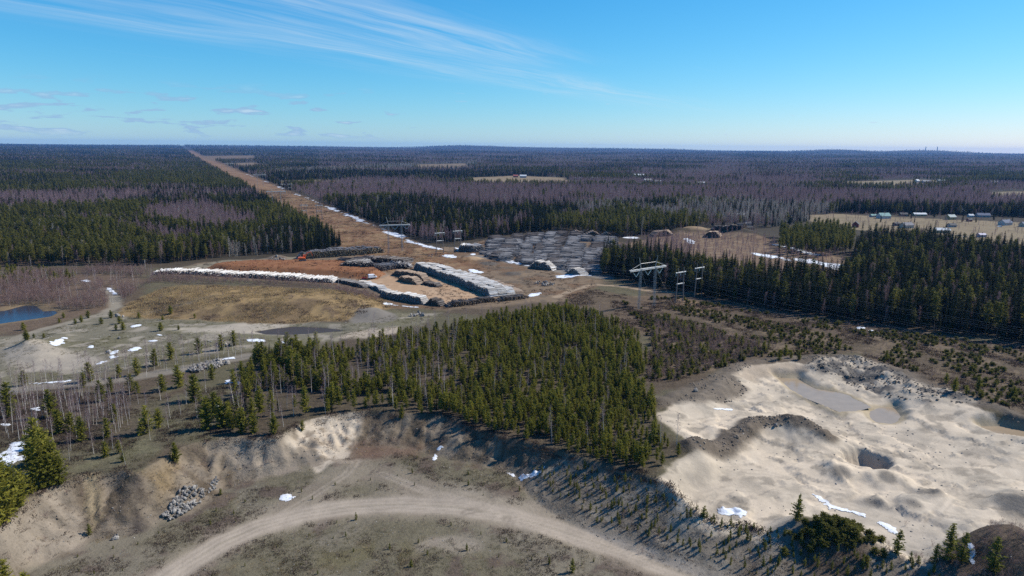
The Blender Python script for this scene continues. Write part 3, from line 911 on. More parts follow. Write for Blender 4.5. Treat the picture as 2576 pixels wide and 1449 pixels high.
class Soup:
    def __init__(self):
        self.v = []
        self.f = []
        self.m = []
        self.n = 0

    def tris(self, T, mat):
        T = np.asarray(T, float).reshape(-1, 3, 3)
        k = len(T)
        self.v.append(T.reshape(-1, 3))
        self.f.append(np.arange(3 * k).reshape(-1, 3) + self.n)
        self.m.append(np.full(k, mat))
        self.n += 3 * k

    def tube(self, pts, radii, mat, sides=5):
        pts = np.asarray(pts, float)
        k = len(pts)
        rings = []
        for i in range(k):
            d = pts[min(i + 1, k - 1)] - pts[max(i - 1, 0)]
            d = d / (np.linalg.norm(d) + 1e-9)
            a = np.cross(d, (0.31, 0.95, 0.07))
            a /= np.linalg.norm(a)
            b = np.cross(d, a)
            an = np.arange(sides) * 2 * math.pi / sides
            rings.append(pts[i] + radii[i] * (np.cos(an)[:, None] * a + np.sin(an)[:, None] * b))
        V = np.vstack(rings)
        F = []
        for i in range(k - 1):
            for j in range(sides):
                a0 = i * sides + j
                a1 = i * sides + (j + 1) % sides
                F += [(a0, a1, a1 + sides), (a0, a1 + sides, a0 + sides)]
        for j in range(1, sides - 1):
            F.append(((k - 1) * sides, (k - 1) * sides + j, (k - 1) * sides + j + 1))
        self.v.append(V)
        self.f.append(np.array(F) + self.n)
        self.m.append(np.full(len(F), mat))
        self.n += len(V)

    def mesh(self, name, mats, only=None):
        V = np.vstack(self.v)
        F = np.vstack(self.f)
        M = np.concatenate(self.m)
        if only is not None:
            F = F[np.isin(M, only)]
            u, inv = np.unique(F, return_inverse=True)
            return mesh_np(name, V[u], inv.reshape(-1, 3), [mats[only[0]]])
        return mesh_np(name, V, F, mats, M)


def blades(rng, P, D, L, Wd, per=1):
    """slender triangles from points P along D"""
    k = len(P)
    side = np.cross(D, rng.normal(size=(k, 3)))
    side /= np.linalg.norm(side, axis=1)[:, None] + 1e-9
    return np.stack([P - side * Wd[:, None] * 0.5, P + side * Wd[:, None] * 0.5, P + D * L[:, None]], 1)


def clumps(rng, C, size, per):
    k = len(C) * per
    B = np.repeat(C, per, 0)
    S = np.repeat(np.broadcast_to(size, (len(C),)), per)
    o = rng.normal(size=(k, 3, 3)) * 0.55
    o[:, :, 2] *= 0.7
    return B[:, None, :] + o * S[:, None, None]


def conifer(seed, h, base, rad, whorl, per, droop, tuft, taper, tper=2, trunk_r=0.11, up=0.15, gaps=0.12, hfac=1.0, bladew=0.30):
    """trunk (material 0) and crown (material 1)"""
    rng = np.random.RandomState(seed)
    s = Soup()
    lean = rng.normal(size=2) * 0.012 * h
    ts = np.linspace(0, 1, 5)
    s.tube(np.stack([lean[0] * ts ** 2, lean[1] * ts ** 2, ts * h * 0.97 - 0.15], 1), trunk_r * (1 - 0.88 * ts), 0, 5)
    z = base
    P, D, L, Wd = [], [], [], []
    C, S = [], []
    while z < h * 0.985:
        t = (z - base) / (h - base)
        prof = rad * (1 - t) ** taper * (0.42 + 0.58 * min(1, t / 0.32 + 0.15)) if taper < 0.7 else rad * (1 - t) ** taper * (0.55 + 0.45 * min(1, t / 0.22 + 0.25))
        n = max(3, int(round(per * (0.6 + 0.4 * (1 - t)))))
        a0 = rng.rand() * 6.28
        for k in range(n):
            if rng.rand() < gaps:
                continue
            a = a0 + k * 6.2832 / n + rng.normal() * 0.25
            ln = max(0.14, prof * (0.72 + 0.5 * rng.rand()))
            el = up * (0.3 + 1.2 * t) - droop * (1 - t)
            d = np.array([math.cos(a), math.sin(a), el + rng.normal() * 0.08])
            d /= np.linalg.norm(d)
            p0 = np.array([lean[0] * (z / h) ** 2, lean[1] * (z / h) ** 2, z + rng.normal() * 0.08 * whorl])
            P.append(p0)
            D.append(d)
            L.append(ln)
            Wd.append(bladew * ln + 0.05)
            m = max(1, int(round(ln / (tuft * 0.95))))
            for q in range(m):
                f = (q + 0.75 + 0.4 * rng.rand()) / (m + 0.3)
                C.append(p0 + d * ln * min(f, 1.0) + rng.normal(size=3) * 0.12 * tuft)
                S.append(tuft * (0.75 + 0.5 * rng.rand()) * (0.75 + 0.25 * (1 - t)))
        z += whorl * (0.8 + 0.4 * rng.rand()) * (1 - 0.35 * t)
    P, D, L, Wd = map(np.array, (P, D, L, Wd))
    s.tris(blades(rng, P, D, L, Wd), 1)
    s.tris(clumps(rng, np.array(C), np.array(S), tper), 1)
    tip = np.array([[lean[0], lean[1], h * 0.9]])
    s.tris(blades(rng, np.repeat(tip, 3, 0), np.repeat([[0, 0, 1.0]], 3, 0), np.full(3, h * 0.1), np.full(3, 0.16)), 1)
    return s


def birch(seed, h, base, spread, nb, ntw, trunk_r=0.075, tw=0.030, stems=1, tlen=0.95):
    """trunk and limbs (0), twigs (1)"""
    rng = np.random.RandomState(seed)
    s = Soup()
    P, D, L = [], [], []
    for st in range(stems):
        lean = rng.normal(size=2) * (0.03 if stems == 1 else 0.22) * h
        off = rng.normal(size=2) * (0 if stems == 1 else 0.25)
        ts = np.linspace(0, 1, 6)
        tr = np.stack([off[0] + lean[0] * ts ** 1.5, off[1] + lean[1] * ts ** 1.5, ts * h * (0.8 + 0.2 * rng.rand() if stems > 1 else 0.98) - 0.1], 1)
        s.tube(tr, trunk_r * (1 - 0.9 * ts), 0, 4)
        for b in range(nb):
            f = base + (1 - base) * (b + rng.rand()) / nb
            p = np.array([np.interp(f, ts, tr[:, i]) for i in range(3)])
            a = rng.rand() * 6.28
            ln = spread * h * (1.05 - f) * (0.7 + 0.6 * rng.rand()) + 0.25
            d = np.array([math.cos(a), math.sin(a), 1.0 + 0.5 * rng.rand()])
            d /= np.linalg.norm(d)
            s.tris(blades(rng, np.array([p, p]), np.array([d, d]), np.array([ln, ln]), np.array([trunk_r * 0.45, trunk_r * 0.45])), 1)
            for k in range(ntw):
                q = p + d * ln * (0.2 + 0.8 * rng.rand())
                dd = d * 0.6 + rng.normal(size=3) * 0.55
                dd[2] += 0.15
                dd /= np.linalg.norm(dd)
                P.append(q)
                D.append(dd)
                L.append(tlen * (0.5 + 0.7 * rng.rand()))
    P, D, L = map(np.array, (P, D, L))
    s.tris(blades(rng, P, D, L, np.full(len(P), tw)), 1)
    return s


VAR = {}
VAR['young_pine'] = ([conifer(100 + i, 8.2 + 0.6 * i, 0.9 + 0.35 * i, 2.15 + 0.25 * (i % 3), 0.55, 7, 0.0, 0.40, 0.42, 3, 0.10, 0.65, 0.15) for i in range(5)], M_BARK, M_PINE)
VAR['open_pine'] = ([conifer(130 + i, 6.8 + 0.6 * i, 0.4, 2.65, 0.55, 8, 0.0, 0.40, 0.42, 3, 0.11, 0.65, 0.2) for i in range(4)], M_BARK, M_PINE)
VAR['old_pine'] = ([conifer(160 + i, 14 + 1.3 * i, 4.0 + i, 2.7, 0.85, 7, 0.0, 0.68, 0.42, 3, 0.17, 0.4, 0.22) for i in range(4)], M_BARK, M_PINE_OLD)
VAR['spruce'] = ([conifer(190 + i, 14.5 + 1.8 * i, 0.9 + 0.5 * i, 2.2 + 0.16 * i, 0.66, 8, 0.42, 0.42, 0.85, 2, 0.15, 0.1, 0.08, bladew=0.42) for i in range(4)], M_SBARK, M_SPRUCE)
VAR['birch'] = ([birch(220 + i, 9.5 + i, 0.30, 0.24, 26, 9, 0.085, 0.034) for i in range(5)], M_BBARK, M_TWIG)
VAR['tall_birch'] = ([birch(240 + i, 13 + i, 0.25, 0.22, 34, 12, 0.11, 0.075, 1, 1.35) for i in range(4)], M_ABARK, M_TWIG)
VAR['grey_birch'] = ([birch(260 + i, 14 + i, 0.22, 0.21, 34, 12, 0.12, 0.07, 1, 1.35) for i in range(3)], M_BBARK, M_TWIG_G)
VAR['alder'] = ([birch(280 + i, 4.2 + 0.7 * i, 0.12, 0.28, 12, 7, 0.045, 0.042, 4, 0.8) for i in range(4)], M_ABARK, M_TWIG_R)
VAR['sapling'] = ([conifer(300 + i, 1.7 + 0.35 * i, 0.08, 0.55 + 0.05 * i, 0.20, 5, 0.0, 0.16, 0.65, 3, 0.03, 0.6, 0.1) for i in range(5)], M_BARK, M_SAP)
VAR['heath_bush'] = ([conifer(330 + i, 1.0 + 0.35 * i, 0.03, 0.95, 0.17, 7, -0.2, 0.21, 0.32, 3, 0.03, 0.7, 0.15) for i in range(4)], M_BARK, M_PINE_OLD)
VAR['twig_bush'] = ([birch(350 + i, 1.5 + 0.3 * i, 0.05, 0.35, 6, 6, 0.02, 0.02, 5, 0.45) for i in range(4)], M_ABARK, M_TWIG_R)

lib = bpy.data.collections.new("tree_library")
VHEIGHT = {}
FULL = {}
PARTS = {}
for kind, (soups, mb, mc) in VAR.items():
    c = bpy.data.collections.new(kind + "_library")
    FULL[kind] = c
    PARTS[kind] = []
    VHEIGHT[kind] = []
    for i, sp in enumerate(soups):
        o = bpy.data.objects.new("%s_kind_%d" % (kind, i), sp.mesh(kind, [mb, mc]))
        c.objects.link(o)
        PARTS[kind].append((sp.mesh(kind + "_trunk", [mb, mc], [0]), sp.mesh(kind + "_crown", [mb, mc], [1])))
        VHEIGHT[kind].append(np.vstack(sp.v)[:, 2].max())

NODE = {}


def scatter_group(kind):
    if kind in NODE:
        return NODE[kind]
    g = bpy.data.node_groups.new("scatter_" + kind, 'GeometryNodeTree')
    g.interface.new_socket("Geometry", in_out='INPUT', socket_type='NodeSocketGeometry')
    g.interface.new_socket("Geometry", in_out='OUTPUT', socket_type='NodeSocketGeometry')
    n = g.nodes
    gi = n.new('NodeGroupInput')
    go = n.new('NodeGroupOutput')
    ci = n.new('GeometryNodeCollectionInfo')
    ci.inputs['Collection'].default_value = FULL[kind]
    ci.inputs['Separate Children'].default_value = True
    ci.inputs['Reset Children'].default_value = True
    ip = n.new('GeometryNodeInstanceOnPoints')
    ip.inputs['Pick Instance'].default_value = True

    def attr(nm, ty):
        a = n.new('GeometryNodeInputNamedAttribute')
        a.data_type = ty
        a.inputs['Name'].default_value = nm
        return a.outputs['Attribute']
    L = g.links.new
    L(gi.outputs[0], ip.inputs['Points'])
    L(ci.outputs[0], ip.inputs['Instance'])
    L(attr("pick", 'INT'), ip.inputs['Instance Index'])
    L(attr("turn", 'FLOAT_VECTOR'), ip.inputs['Rotation'])
    L(attr("size", 'FLOAT_VECTOR'), ip.inputs['Scale'])
    L(ip.outputs[0], go.inputs[0])
    NODE[kind] = g
    return g


def mass(name, label, cat, kind, pts, size, rng, wide=None):
    """a wood too large to count: points that carry trees"""
    k = len(pts)
    if not k:
        return
    me = bpy.data.meshes.new(name)
    me.vertices.add(k)
    V = np.stack([pts[:, 0], pts[:, 1], H(pts[:, 0], pts[:, 1])], 1)
    me.vertices.foreach_set('co', V.astype(np.float32).ravel())
    nv = len(VAR[kind][0])
    me.attributes.new("pick", 'INT', 'POINT').data.foreach_set('value', rng.randint(0, nv, k).astype(np.int32))
    turn = np.zeros((k, 3), np.float32)
    turn[:, :2] = rng.normal(size=(k, 2)) * 0.035
    turn[:, 2] = rng.rand(k) * 6.283
    me.attributes.new("turn", 'FLOAT_VECTOR', 'POINT').data.foreach_set('vector', turn.ravel())
    w = size if wide is None else size * wide
    me.attributes.new("size", 'FLOAT_VECTOR', 'POINT').data.foreach_set('vector', np.stack([w, w, size], 1).astype(np.float32).ravel())
    o = obj(name, me)
    md = o.modifiers.new("trees", 'NODES')
    md.node_group = scatter_group(kind)
    tag(o, label, cat, kind="stuff")
    return o


def plant(name, label, cat, group, kind, pts, size, rng, wide=None):
    """single plants, each an empty with trunk and crown"""
    out = []
    z = H(pts[:, 0], pts[:, 1])
    for i in range(len(pts)):
        v = rng.randint(len(PARTS[kind]))
        e = bpy.data.objects.new(name, None)
        e.empty_display_size = 0.3
        link(e)
        e.location = (pts[i, 0], pts[i, 1], z[i] - 0.05)
        s = size[i]
        w = s * (1 if wide is None else wide[i])
        e.scale = (w, w, s)
        e.rotation_euler = (rng.normal() * 0.03, rng.normal() * 0.03, rng.rand() * 6.283)
        tag(e, label[i] if isinstance(label, list) else label, cat, group)
        for nm, me in zip(('trunk', 'crown'), PARTS[kind][v]):
            c = bpy.data.objects.new(nm, me)
            link(c)
            c.parent = e
        out.append(e)
    return out


def jitter_grid(P, step, rng, amount=0.85):
    """points spread over polygon P"""
    P = np.asarray(P)
    a = np.arange(P[:, 0].min(), P[:, 0].max() + step, step)
    b = np.arange(P[:, 1].min(), P[:, 1].max() + step, step)
    A, B = np.meshgrid(a, b)
    p = np.stack([A.ravel(), B.ravel()], 1) + (rng.rand(A.size, 2) - 0.5) * step * amount
    return p[inside(p[:, 0], p[:, 1], P)]


def shown(p, h=5.0):
    """how tall (in pixels of the 2576 view) a plant of height h at p shows, 0 out of view"""
    z = H(p[:, 0], p[:, 1])
    u, v = project(p[:, 0], p[:, 1], z)
    s = FD * h / np.hypot(p[:, 0], p[:, 1])
    return np.where((u > -20) & (u < 2596) & (v > 300) & (v < 1449 + 0.6 * s), s, 0)


rng = np.random.RandomState(5)


def by_place(p, text, cuts):
    """a label for each plant from where along the picture it stands: cuts = [(limit, words), ...]"""
    u, v = project(p[:, 0], p[:, 1], H(p[:, 0], p[:, 1]))
    out = []
    for a in u:
        for lim, words in cuts:
            if a < lim:
                break
        out.append(text % words)
    return out


KEEP = {}     # counts of single plants by category


def clear_of(p, polys, dist=0.0):
    m = np.ones(len(p), bool)
    for P in polys:
        m &= sdist(p[:, 0], p[:, 1], P, 30 + abs(dist)) < -dist
    return m


def off_line(p, P, dist):
    return ldist(p[:, 0], p[:, 1], P, 40) > dist


# ---- the dense young pine stand in the middle
p = jitter_grid(STAND, 1.95, rng)
dens = fbm(p[:, 0], p[:, 1], 14, 3, 401)
pu, pv = project(p[:, 0], p[:, 1], H(p[:, 0], p[:, 1]))
dens_keep = 0.42 + 0.48 * sstep(750, 1150, pu) - 0.7 * sstep(0.52, 0.66, dens) * (1 - 0.5 * sstep(1000, 1300, pu))
dens_keep = dens_keep * (0.5 + 0.5 * sstep(-1, 7, sdist(p[:, 0], p[:, 1], STAND, 60) + 12 * (fbm(p[:, 0], p[:, 1], 9, 3, 403) - 0.5)))
k_ = rng.rand(len(p)) < dens_keep
p = p[k_]
sz = (0.62 + 0.72 * fbm(p[:, 0], p[:, 1], 13, 3, 402)) * (0.55 + 0.62 * rng.rand(len(p)) ** 1.2) * (0.90 - 0.34 * sstep(700, 1150, pu[k_]))
edge = sdist(p[:, 0], p[:, 1], STAND, 60)
tall = shown(p, 9.0) * np.where(edge < 9, 1.35, 1.0)
order = np.argsort(-tall)
first = order[:160]
rest = order[160:]
fu, fv = project(p[first, 0], p[first, 1], H(p[first, 0], p[first, 1]))
lb_ = ["young green pine at the left end of the dense stand, by the heath" if a < 720 else "young green pine of the dense stand, above the pale sand cliff" if a < 930 else
       "young green pine of the dense stand, above the dark curved pit wall" if a < 1200 else "young green pine of the dense stand, above the snow at the wall's foot" if a < 1450 else
       "young green pine at the right corner of the dense stand, near the quarry" for a in fu]
plant("pine_tree", lb_, "pine tree", "pines of the dense stand by the pit", 'young_pine', p[first], sz[first], rng)
mixk = rng.rand(len(rest))
mass("pine_stand", "dense stand of young green pines in the middle, above the pit", "pine stand", 'young_pine', p[rest[mixk < 0.78]], sz[rest[mixk < 0.78]], rng)
mass("bushy_pine_scatter", "bushier young pines mixed through the middle stand", "pines", 'open_pine', p[rest[(mixk >= 0.78) & (mixk < 0.94)]], sz[rest[(mixk >= 0.78) & (mixk < 0.94)]] * 0.95, rng)
mass("spruce_scatter", "small dark spruces mixed through the middle stand", "spruces", 'spruce', p[rest[mixk >= 0.94]], sz[rest[mixk >= 0.94]] * 0.5, rng)
STAND_P = p
# birches with pale trunks inside the stand
p = jitter_grid(STAND, 5.2, rng)
pu, pv = project(p[:, 0], p[:, 1], H(p[:, 0], p[:, 1]))
p = p[rng.rand(len(p)) < np.where(pu < 1150, 0.6, 0.14)]
sz = 0.7 + 0.35 * rng.rand(len(p))
o_ = np.argsort(-shown(p, 9))
plant("birch_tree", by_place(p[o_[:90]], "bare pale-trunked birch among the stand's young pines, %s", [(720, "left end"), (900, "above the sand cliff"), (1150, "above the curved wall"), (9999, "right half")]), "birch tree", "birches inside the pine stand", 'birch', p[o_[:90]], sz[o_[:90]], rng)
mass("birch_scatter", "bare birches scattered through the far half of the pine stand", "birches", 'birch', p[o_[90:]], sz[o_[90:]], rng)

# ---- scattered pines and birches on the left heath
OPENP = [(408, 985, 1.0), (452, 975, 1.05), (490, 1010, 1.15), (533, 955, 0.85), (540, 1045, 1.0), (522, 1080, 1.35), (560, 1075, 1.1), (372, 1090, 0.95), (400, 1075, 0.8), (355, 1095, 0.7),
         (290, 1060, 0.7), (270, 1100, 0.75), (265, 1150, 0.55), (443, 1165, 0.75), (180, 1085, 0.9), (205, 1110, 0.95), (130, 1050, 1.1), (150, 1090, 1.0), (20, 1050, 1.3), (255, 1010, 0.9),
         (345, 945, 0.9), (390, 920, 0.9), (430, 905, 1.0), (300, 950, 0.8), (500, 890, 0.9), (560, 880, 0.9), (590, 870, 0.9), (280, 985, 0.7), (330, 985, 0.8), (225, 960, 0.9), (210, 975, 0.8),
         (60, 970, 0.7), (345, 990, 0.6), (610, 1090, 0.9), (690, 1095, 0.75), (310, 1162, 0.35), (300, 1140, 0.5), (640, 1090, 0.9), (760, 1085, 0.5), (1010, 1052, 0.55), (100, 1130, 0.8),
         (85, 1195, 1.5), (105, 1215, 1.7), (135, 1210, 1.4), (92, 1172, 1.5), (152, 1222, 1.1), (118, 1192, 1.6), (10, 1300, 1.7), (-10, 1270, 1.8), (35, 1290, 1.5), (5, 1335, 1.5), (60, 1245, 0.8), (80, 1240, 0.6), (125, 1225, 1.3), (-20, 1320, 1.6), (20, 1315, 1.4), (55, 1275, 1.1), (100, 1230, 1.2)]
pp = hit([(a, b) for a, b, c in OPENP])
lab = []
SPECIAL = {5: "broad dark pine standing at the left front corner of the dense stand", 13: "small lone pine above the rock pile on the pit slope, shadow beside it", 35: "tiny pine sapling on the mossy flat above the pit, leftmost near the rim",
           39: "small pine clinging to the dark pit wall below the stand", 38: "small pine bush growing on the pale sand cliff",
           18: "tall pine at the far left edge beside the birch thicket", 2: "tall slender pine standing alone on the heath left of the dense stand"}
for i in range(len(pp)):
    if i in SPECIAL:
        lab.append(SPECIAL[i])
    elif i >= 41:
        lab.append("thick olive-green pine in the clump at the left rim beside the snow")
    elif 20 <= i <= 31:
        lab.append("small pine in the loose row along the stony bank at left")
    else:
        lab.append("scattered young pine on the mossy heath left of the dense stand")
grp = ["pines at the left rim" if i >= 41 else "pines along the stony bank" if 20 <= i <= 31 else "scattered pines of the left heath" for i in range(len(pp))]
for i in range(len(pp)):
    plant("pine_tree", lab[i], "pine tree", None if i in SPECIAL else grp[i], 'open_pine', pp[i:i + 1], np.array([OPENP[i][2] * (0.9 + 0.2 * rng.rand())]), rng)
near_corner = hit([(15, 1500), (60, 1520), (-30, 1480)])
for i, nm in enumerate(("large olive pine crown in the bottom left corner", "second pine beside the corner pine at bottom left", "pine at the extreme bottom left, half out of the picture")):
    plant("pine_tree", nm, "pine tree", None, 'open_pine', near_corner[i:i + 1], np.array([1.0]), rng)
p = jitter_grid(L_BIRCH, 3.3, rng)
p = p[rng.rand(len(p)) < 0.75]
p2 = jitter_grid(L_HEATH, 7.0, rng)
p2 = p2[rng.rand(len(p2)) < 0.5]
row = hit([(-40, 985), (120, 945), (280, 925), (420, 890), (640, 872), (640, 900), (440, 935), (330, 965), (120, 985), (-40, 1000)])
p3 = jitter_grid(row, 3.6, rng)
p = np.vstack([p, p2, p3[rng.rand(len(p3)) < 0.7]])
sz = 0.55 + 0.3 * rng.rand(len(p))
o_ = np.argsort(-shown(p, 8))
plant("birch_tree", by_place(p[o_[:150]], "slim bare white-trunked birch of the left heath, %s", [(120, "at the left picture edge"), (260, "in the reddish thicket"), (420, "among the scattered pines"), (9999, "close to the dense stand")]), "birch tree", "birches of the left heath", 'birch', p[o_[:150]], sz[o_[:150]], rng)
mass("birch_thicket", "thicket of slim bare birches at the far side of the left heath", "birch thicket", 'birch', p[o_[150:]], sz[o_[150:]], rng)

# ---- saplings on the grey slope at the right of the pit
p = jitter_grid(SLOPE_R, 1.75, rng)
p = p[off_line(p, TR1, 6) & (rng.rand(len(p)) < 0.8)]
sz = 0.38 + 0.6 * rng.rand(len(p)) ** 1.3
o_ = np.argsort(-shown(p, 2) * sz)[:300]
plant("pine_sapling", by_place(p[o_], "yellow-green pine sapling on the grey gravel slope, %s", [(1430, "beside the snow below the stand"), (1600, "straight below the stand's corner"), (1760, "below the lone crest sapling"), (1950, "below the oval quarry snow patch"), (9999, "towards the shrubby knoll")]), "sapling", "saplings on the gravel slope", 'sapling', p[o_], sz[o_], rng)
# tiny saplings spread over the pit floor and the open land
floor_p = jitter_grid(hit([(120, 1430), (250, 1375), (480, 1310), (620, 1240), (740, 1210), (880, 1165), (1000, 1140), (1120, 1170), (1260, 1190), (1330, 1240), (1400, 1310), (1560, 1400), (1700, 1449), (120, 1449)]), 5.5, rng)
floor_p = floor_p[(ldist(floor_p[:, 0], floor_p[:, 1], TR1, 40) > 6) & (rng.rand(len(floor_p)) < 0.5)]
sz = 0.25 + 0.5 * rng.rand(len(floor_p)) ** 2
plant("pine_sapling", "small pine sapling growing on the open floor of the front pit", "sapling", "saplings on the pit floor", 'sapling', floor_p, sz, rng)
spots = [(1035, 1425, 1.1, "bushy little pine standing alone at the bottom centre of the pit floor"), (1075, 1395, 0.6, "tiny pine just right of the bushy little pine on the pit floor"),
         (225, 1345, 1.5, "dark pine bush at the foot of the brown pit slope, left"), (555, 1245, 1.2, "round dark juniper-like bush beside the rock pile"), (1440, 1440, 1.3, "pine sapling at the bottom edge beside a reddish bush"),
         (1770, 1300, 1.8, "lone pine sapling on the ridge crest between slope and quarry"), (2005, 1308, 2.2, "upright pine at the left end of the shrubby ridge knoll"), (2258, 1392, 2.4, "pale green pine standing on the ridge right of the shrubby knoll"),
         (2385, 1405, 3.0, "leafy pine before the quarry floor at bottom right"), (2350, 1415, 1.6, "small slim pine left of the leafy pine at bottom right"), (2420, 1412, 2.8, "broad pine just left of the blue snow hollow at bottom right"),
         (2500, 1440, 3.2, "pine at the foot of the brown knoll in the bottom right corner"), (2310, 1418, 1.2, "low pine bush on the ridge at bottom right"), (2290, 1412, 1.0, "lowest pine bush on the ridge left of bottom right")]
sp_w = hit([(a, b) for a, b, c, d in spots])
for i, (a, b, c, d) in enumerate(spots):
    plant("pine_sapling", d, "sapling", None, 'sapling', sp_w[i:i + 1], np.array([c]), rng, np.array([1.15]))
# shrubs covering the two knolls
kn = on_plane([(2108, 1338)], -0.5)[0]
p = kn + rng.normal(size=(130, 2)) * np.array([4.6, 2.0])
p = p[np.argsort(p[:, 0])]
plant("shrub", by_place(p, "round dark green shrub on the ridge knoll before the quarry, %s", [(2060, "left end"), (2130, "middle"), (9999, "right end")]), "shrub", "shrubs on the ridge knoll", 'heath_bush', p, 0.55 + 0.5 * rng.rand(len(p)), rng, np.full(len(p), 1.5))
kn = on_plane([(2560, 1400)], 3.0)[0]
p = kn + rng.normal(size=(260, 2)) * np.array([13, 8])
mass("dead_brush", "brown dead brush covering the knoll at the bottom right corner", "brush", 'twig_bush', p, 0.6 + 0.6 * rng.rand(len(p)), rng)

# ---- heath to the right: low bushes, heather, young pines
p = jitter_grid(HEATH_R, 2.5, rng)
d_ = fbm(p[:, 0], p[:, 1], 12, 3, 411)
p = p[(d_ > 0.47) & clear_of(p, [QUARRY, STAND]) & (rng.rand(len(p)) < 0.9)]
sz = 0.5 + 0.8 * rng.rand(len(p))
o_ = np.argsort(-shown(p, 1.5) * sz)
plant("heath_bush", by_place(p[o_[:200]], "low dark green bush on the brown heath, %s", [(1850, "beside the dense stand"), (2100, "behind the quarry's left rim"), (2350, "behind the quarry ponds"), (9999, "towards the right picture edge")]), "bush", "bushes of the right heath", 'heath_bush', p[o_[:200]], sz[o_[:200]] * 0.8, rng, np.full(200, 1.5))
mass("heath_bushes", "low bushes over the far part of the brown heath under the power lines", "bushes", 'heath_bush', p[o_[200:]], sz[o_[200:]] * 0.8, rng, 1.5)
p = jitter_grid(HEATH_R, 3.2, rng)
p = p[clear_of(p, [QUARRY, STAND]) & (rng.rand(len(p)) < 0.55)]
mass("heath_twigs", "bare brown twigs and heather over the right heath", "heather", 'twig_bush', p, 0.45 + 0.5 * rng.rand(len(p)), rng)
yp = hit([(1960, 905), (1990, 900), (1975, 895), (2010, 905), (2400, 985), (2430, 990), (2460, 985), (2550, 1000), (2380, 965), (1660, 900), (1690, 880), (1720, 890), (1655, 940), (1640, 870), (1700, 855), (1760, 880), (2230, 905), (2110, 880), (1850, 860)])
plant("pine_tree", "young pine standing on the brown heath behind the sand quarry", "pine tree", "young pines on the right heath", 'open_pine', yp, 0.45 + 0.25 * rng.rand(len(yp)), rng)
p = jitter_grid(hit([(1640, 800), (1760, 830), (1950, 880), (1900, 900), (1700, 960), (1620, 960), (1640, 870)]), 3.0, rng)
q_ = p[rng.rand(len(p)) < 0.6]
mass("birch_scrub", "grey bare birch scrub at the right flank of the pine stand", "scrub", 'alder', q_, 0.55 + 0.4 * rng.rand(len(q_)), rng)
q_ = p[rng.rand(len(p)) < 0.25]
mass("young_pine_scatter", "small young pines scattered at the right flank of the stand", "pines", 'open_pine', q_, 0.3 + 0.3 * rng.rand(len(q_)), rng)

# ---- left thickets
ALD = hit([(-60, 695), (150, 690), (300, 680), (380, 690), (380, 720), (330, 745), (300, 770), (255, 775), (200, 782), (140, 775), (100, 765), (0, 772), (-60, 770)])
lane = hit([(290, 772), (292, 755), (280, 738), (268, 726)])
p = jitter_grid(ALD, 2.6, rng)
p = p[clear_of(p, [POND_L], 1) & off_line(p, lane, 3.5) & (rng.rand(len(p)) < 1.15 * sstep(0.36, 0.52, fbm(p[:, 0], p[:, 1], 26, 3, 421)))]
mass("alder_thicket", "purple-brown bare alder thicket around the pond at left", "thicket", 'alder', p, 0.75 + 0.5 * rng.rand(len(p)), rng)
p = jitter_grid(hit([(-60, 675), (120, 680), (190, 700), (160, 720), (0, 725), (-60, 722)]), 6, rng)
q_ = jitter_grid(ALD, 9, rng)
mass("thicket_birches", "taller bare birches standing in the alder thicket at left", "birches", 'birch', q_, 0.5 + 0.35 * rng.rand(len(q_)), rng)
mass("thicket_pines", "low pines along the meadow before the left forest", "pines", 'open_pine', p, 0.35 + 0.35 * rng.rand(len(p)), rng)
p = jitter_grid(hit([(380, 690), (560, 700), (780, 712), (940, 745), (960, 760), (880, 745), (780, 722), (560, 715), (380, 712)]), 2.6, rng)
p = p[rng.rand(len(p)) < 0.8]
mass("birch_brush", "low purple bare brush between the grassy mound and the long log pile", "brush", 'alder', p, 0.5 + 0.35 * rng.rand(len(p)), rng)
p = jitter_grid(MOUND, 5.0, rng)
p = p[rng.rand(len(p)) < 0.5 * (fbm(p[:, 0], p[:, 1], 15, 2, 431) > 0.45)]
mass("mound_brush", "low brown bushes on the grassy mound", "brush", 'twig_bush', p, 0.6 + 0.7 * rng.rand(len(p)), rng)
lp = hit([(60, 830), (70, 855), (85, 850), (110, 850), (150, 812), (190, 815), (205, 810), (222, 800), (280, 800), (292, 830), (310, 830), (350, 800), (430, 790), (410, 805), (450, 830), (405, 832), (255, 815), (300, 815), (160, 800), (490, 800), (65, 855)])
plant("pine_sapling", "small bushy pine scattered on the mossy open ground at left", "sapling", "pines on the open ground", 'open_pine', lp, 0.25 + 0.3 * rng.rand(len(lp)), rng, np.full(len(lp), 1.3))

# ---- the woods
LEFT_WOOD_FRONT = hit([(-300, 676), (0, 672), (180, 668), (360, 668), (450, 662), (560, 648), (700, 640), (770, 634), (860, 622), (915, 612)])
CENTRE_FRONT = hit([(1030, 604), (1080, 612), (1150, 612), (1230, 598), (1330, 586), (1440, 582), (1560, 600), (1640, 590), (1700, 575), (1800, 572), (1930, 575), (2030, 560), (2100, 536), (2300, 540), (2576, 548), (2800, 560)])
SPRUCE_R = hit([(1508, 690), (1600, 712), (1700, 735), (1900, 775), (2100, 805), (2330, 832), (2576, 868), (2760, 900), (2800, 640), (2576, 655), (2440, 640), (2330, 615), (2200, 610), (2150, 640), (2155, 690), (2120, 722), (1960, 712), (1800, 694), (1680, 665), (1590, 655), (1520, 650)])


def clearing_v(p):
    return (p[:, 0] - C2[0]) * CN[0] + (p[:, 1] - C2[1]) * CN[1], (p[:, 0] - C2[0]) * CDIR[0] + (p[:, 1] - C2[1]) * CDIR[1]


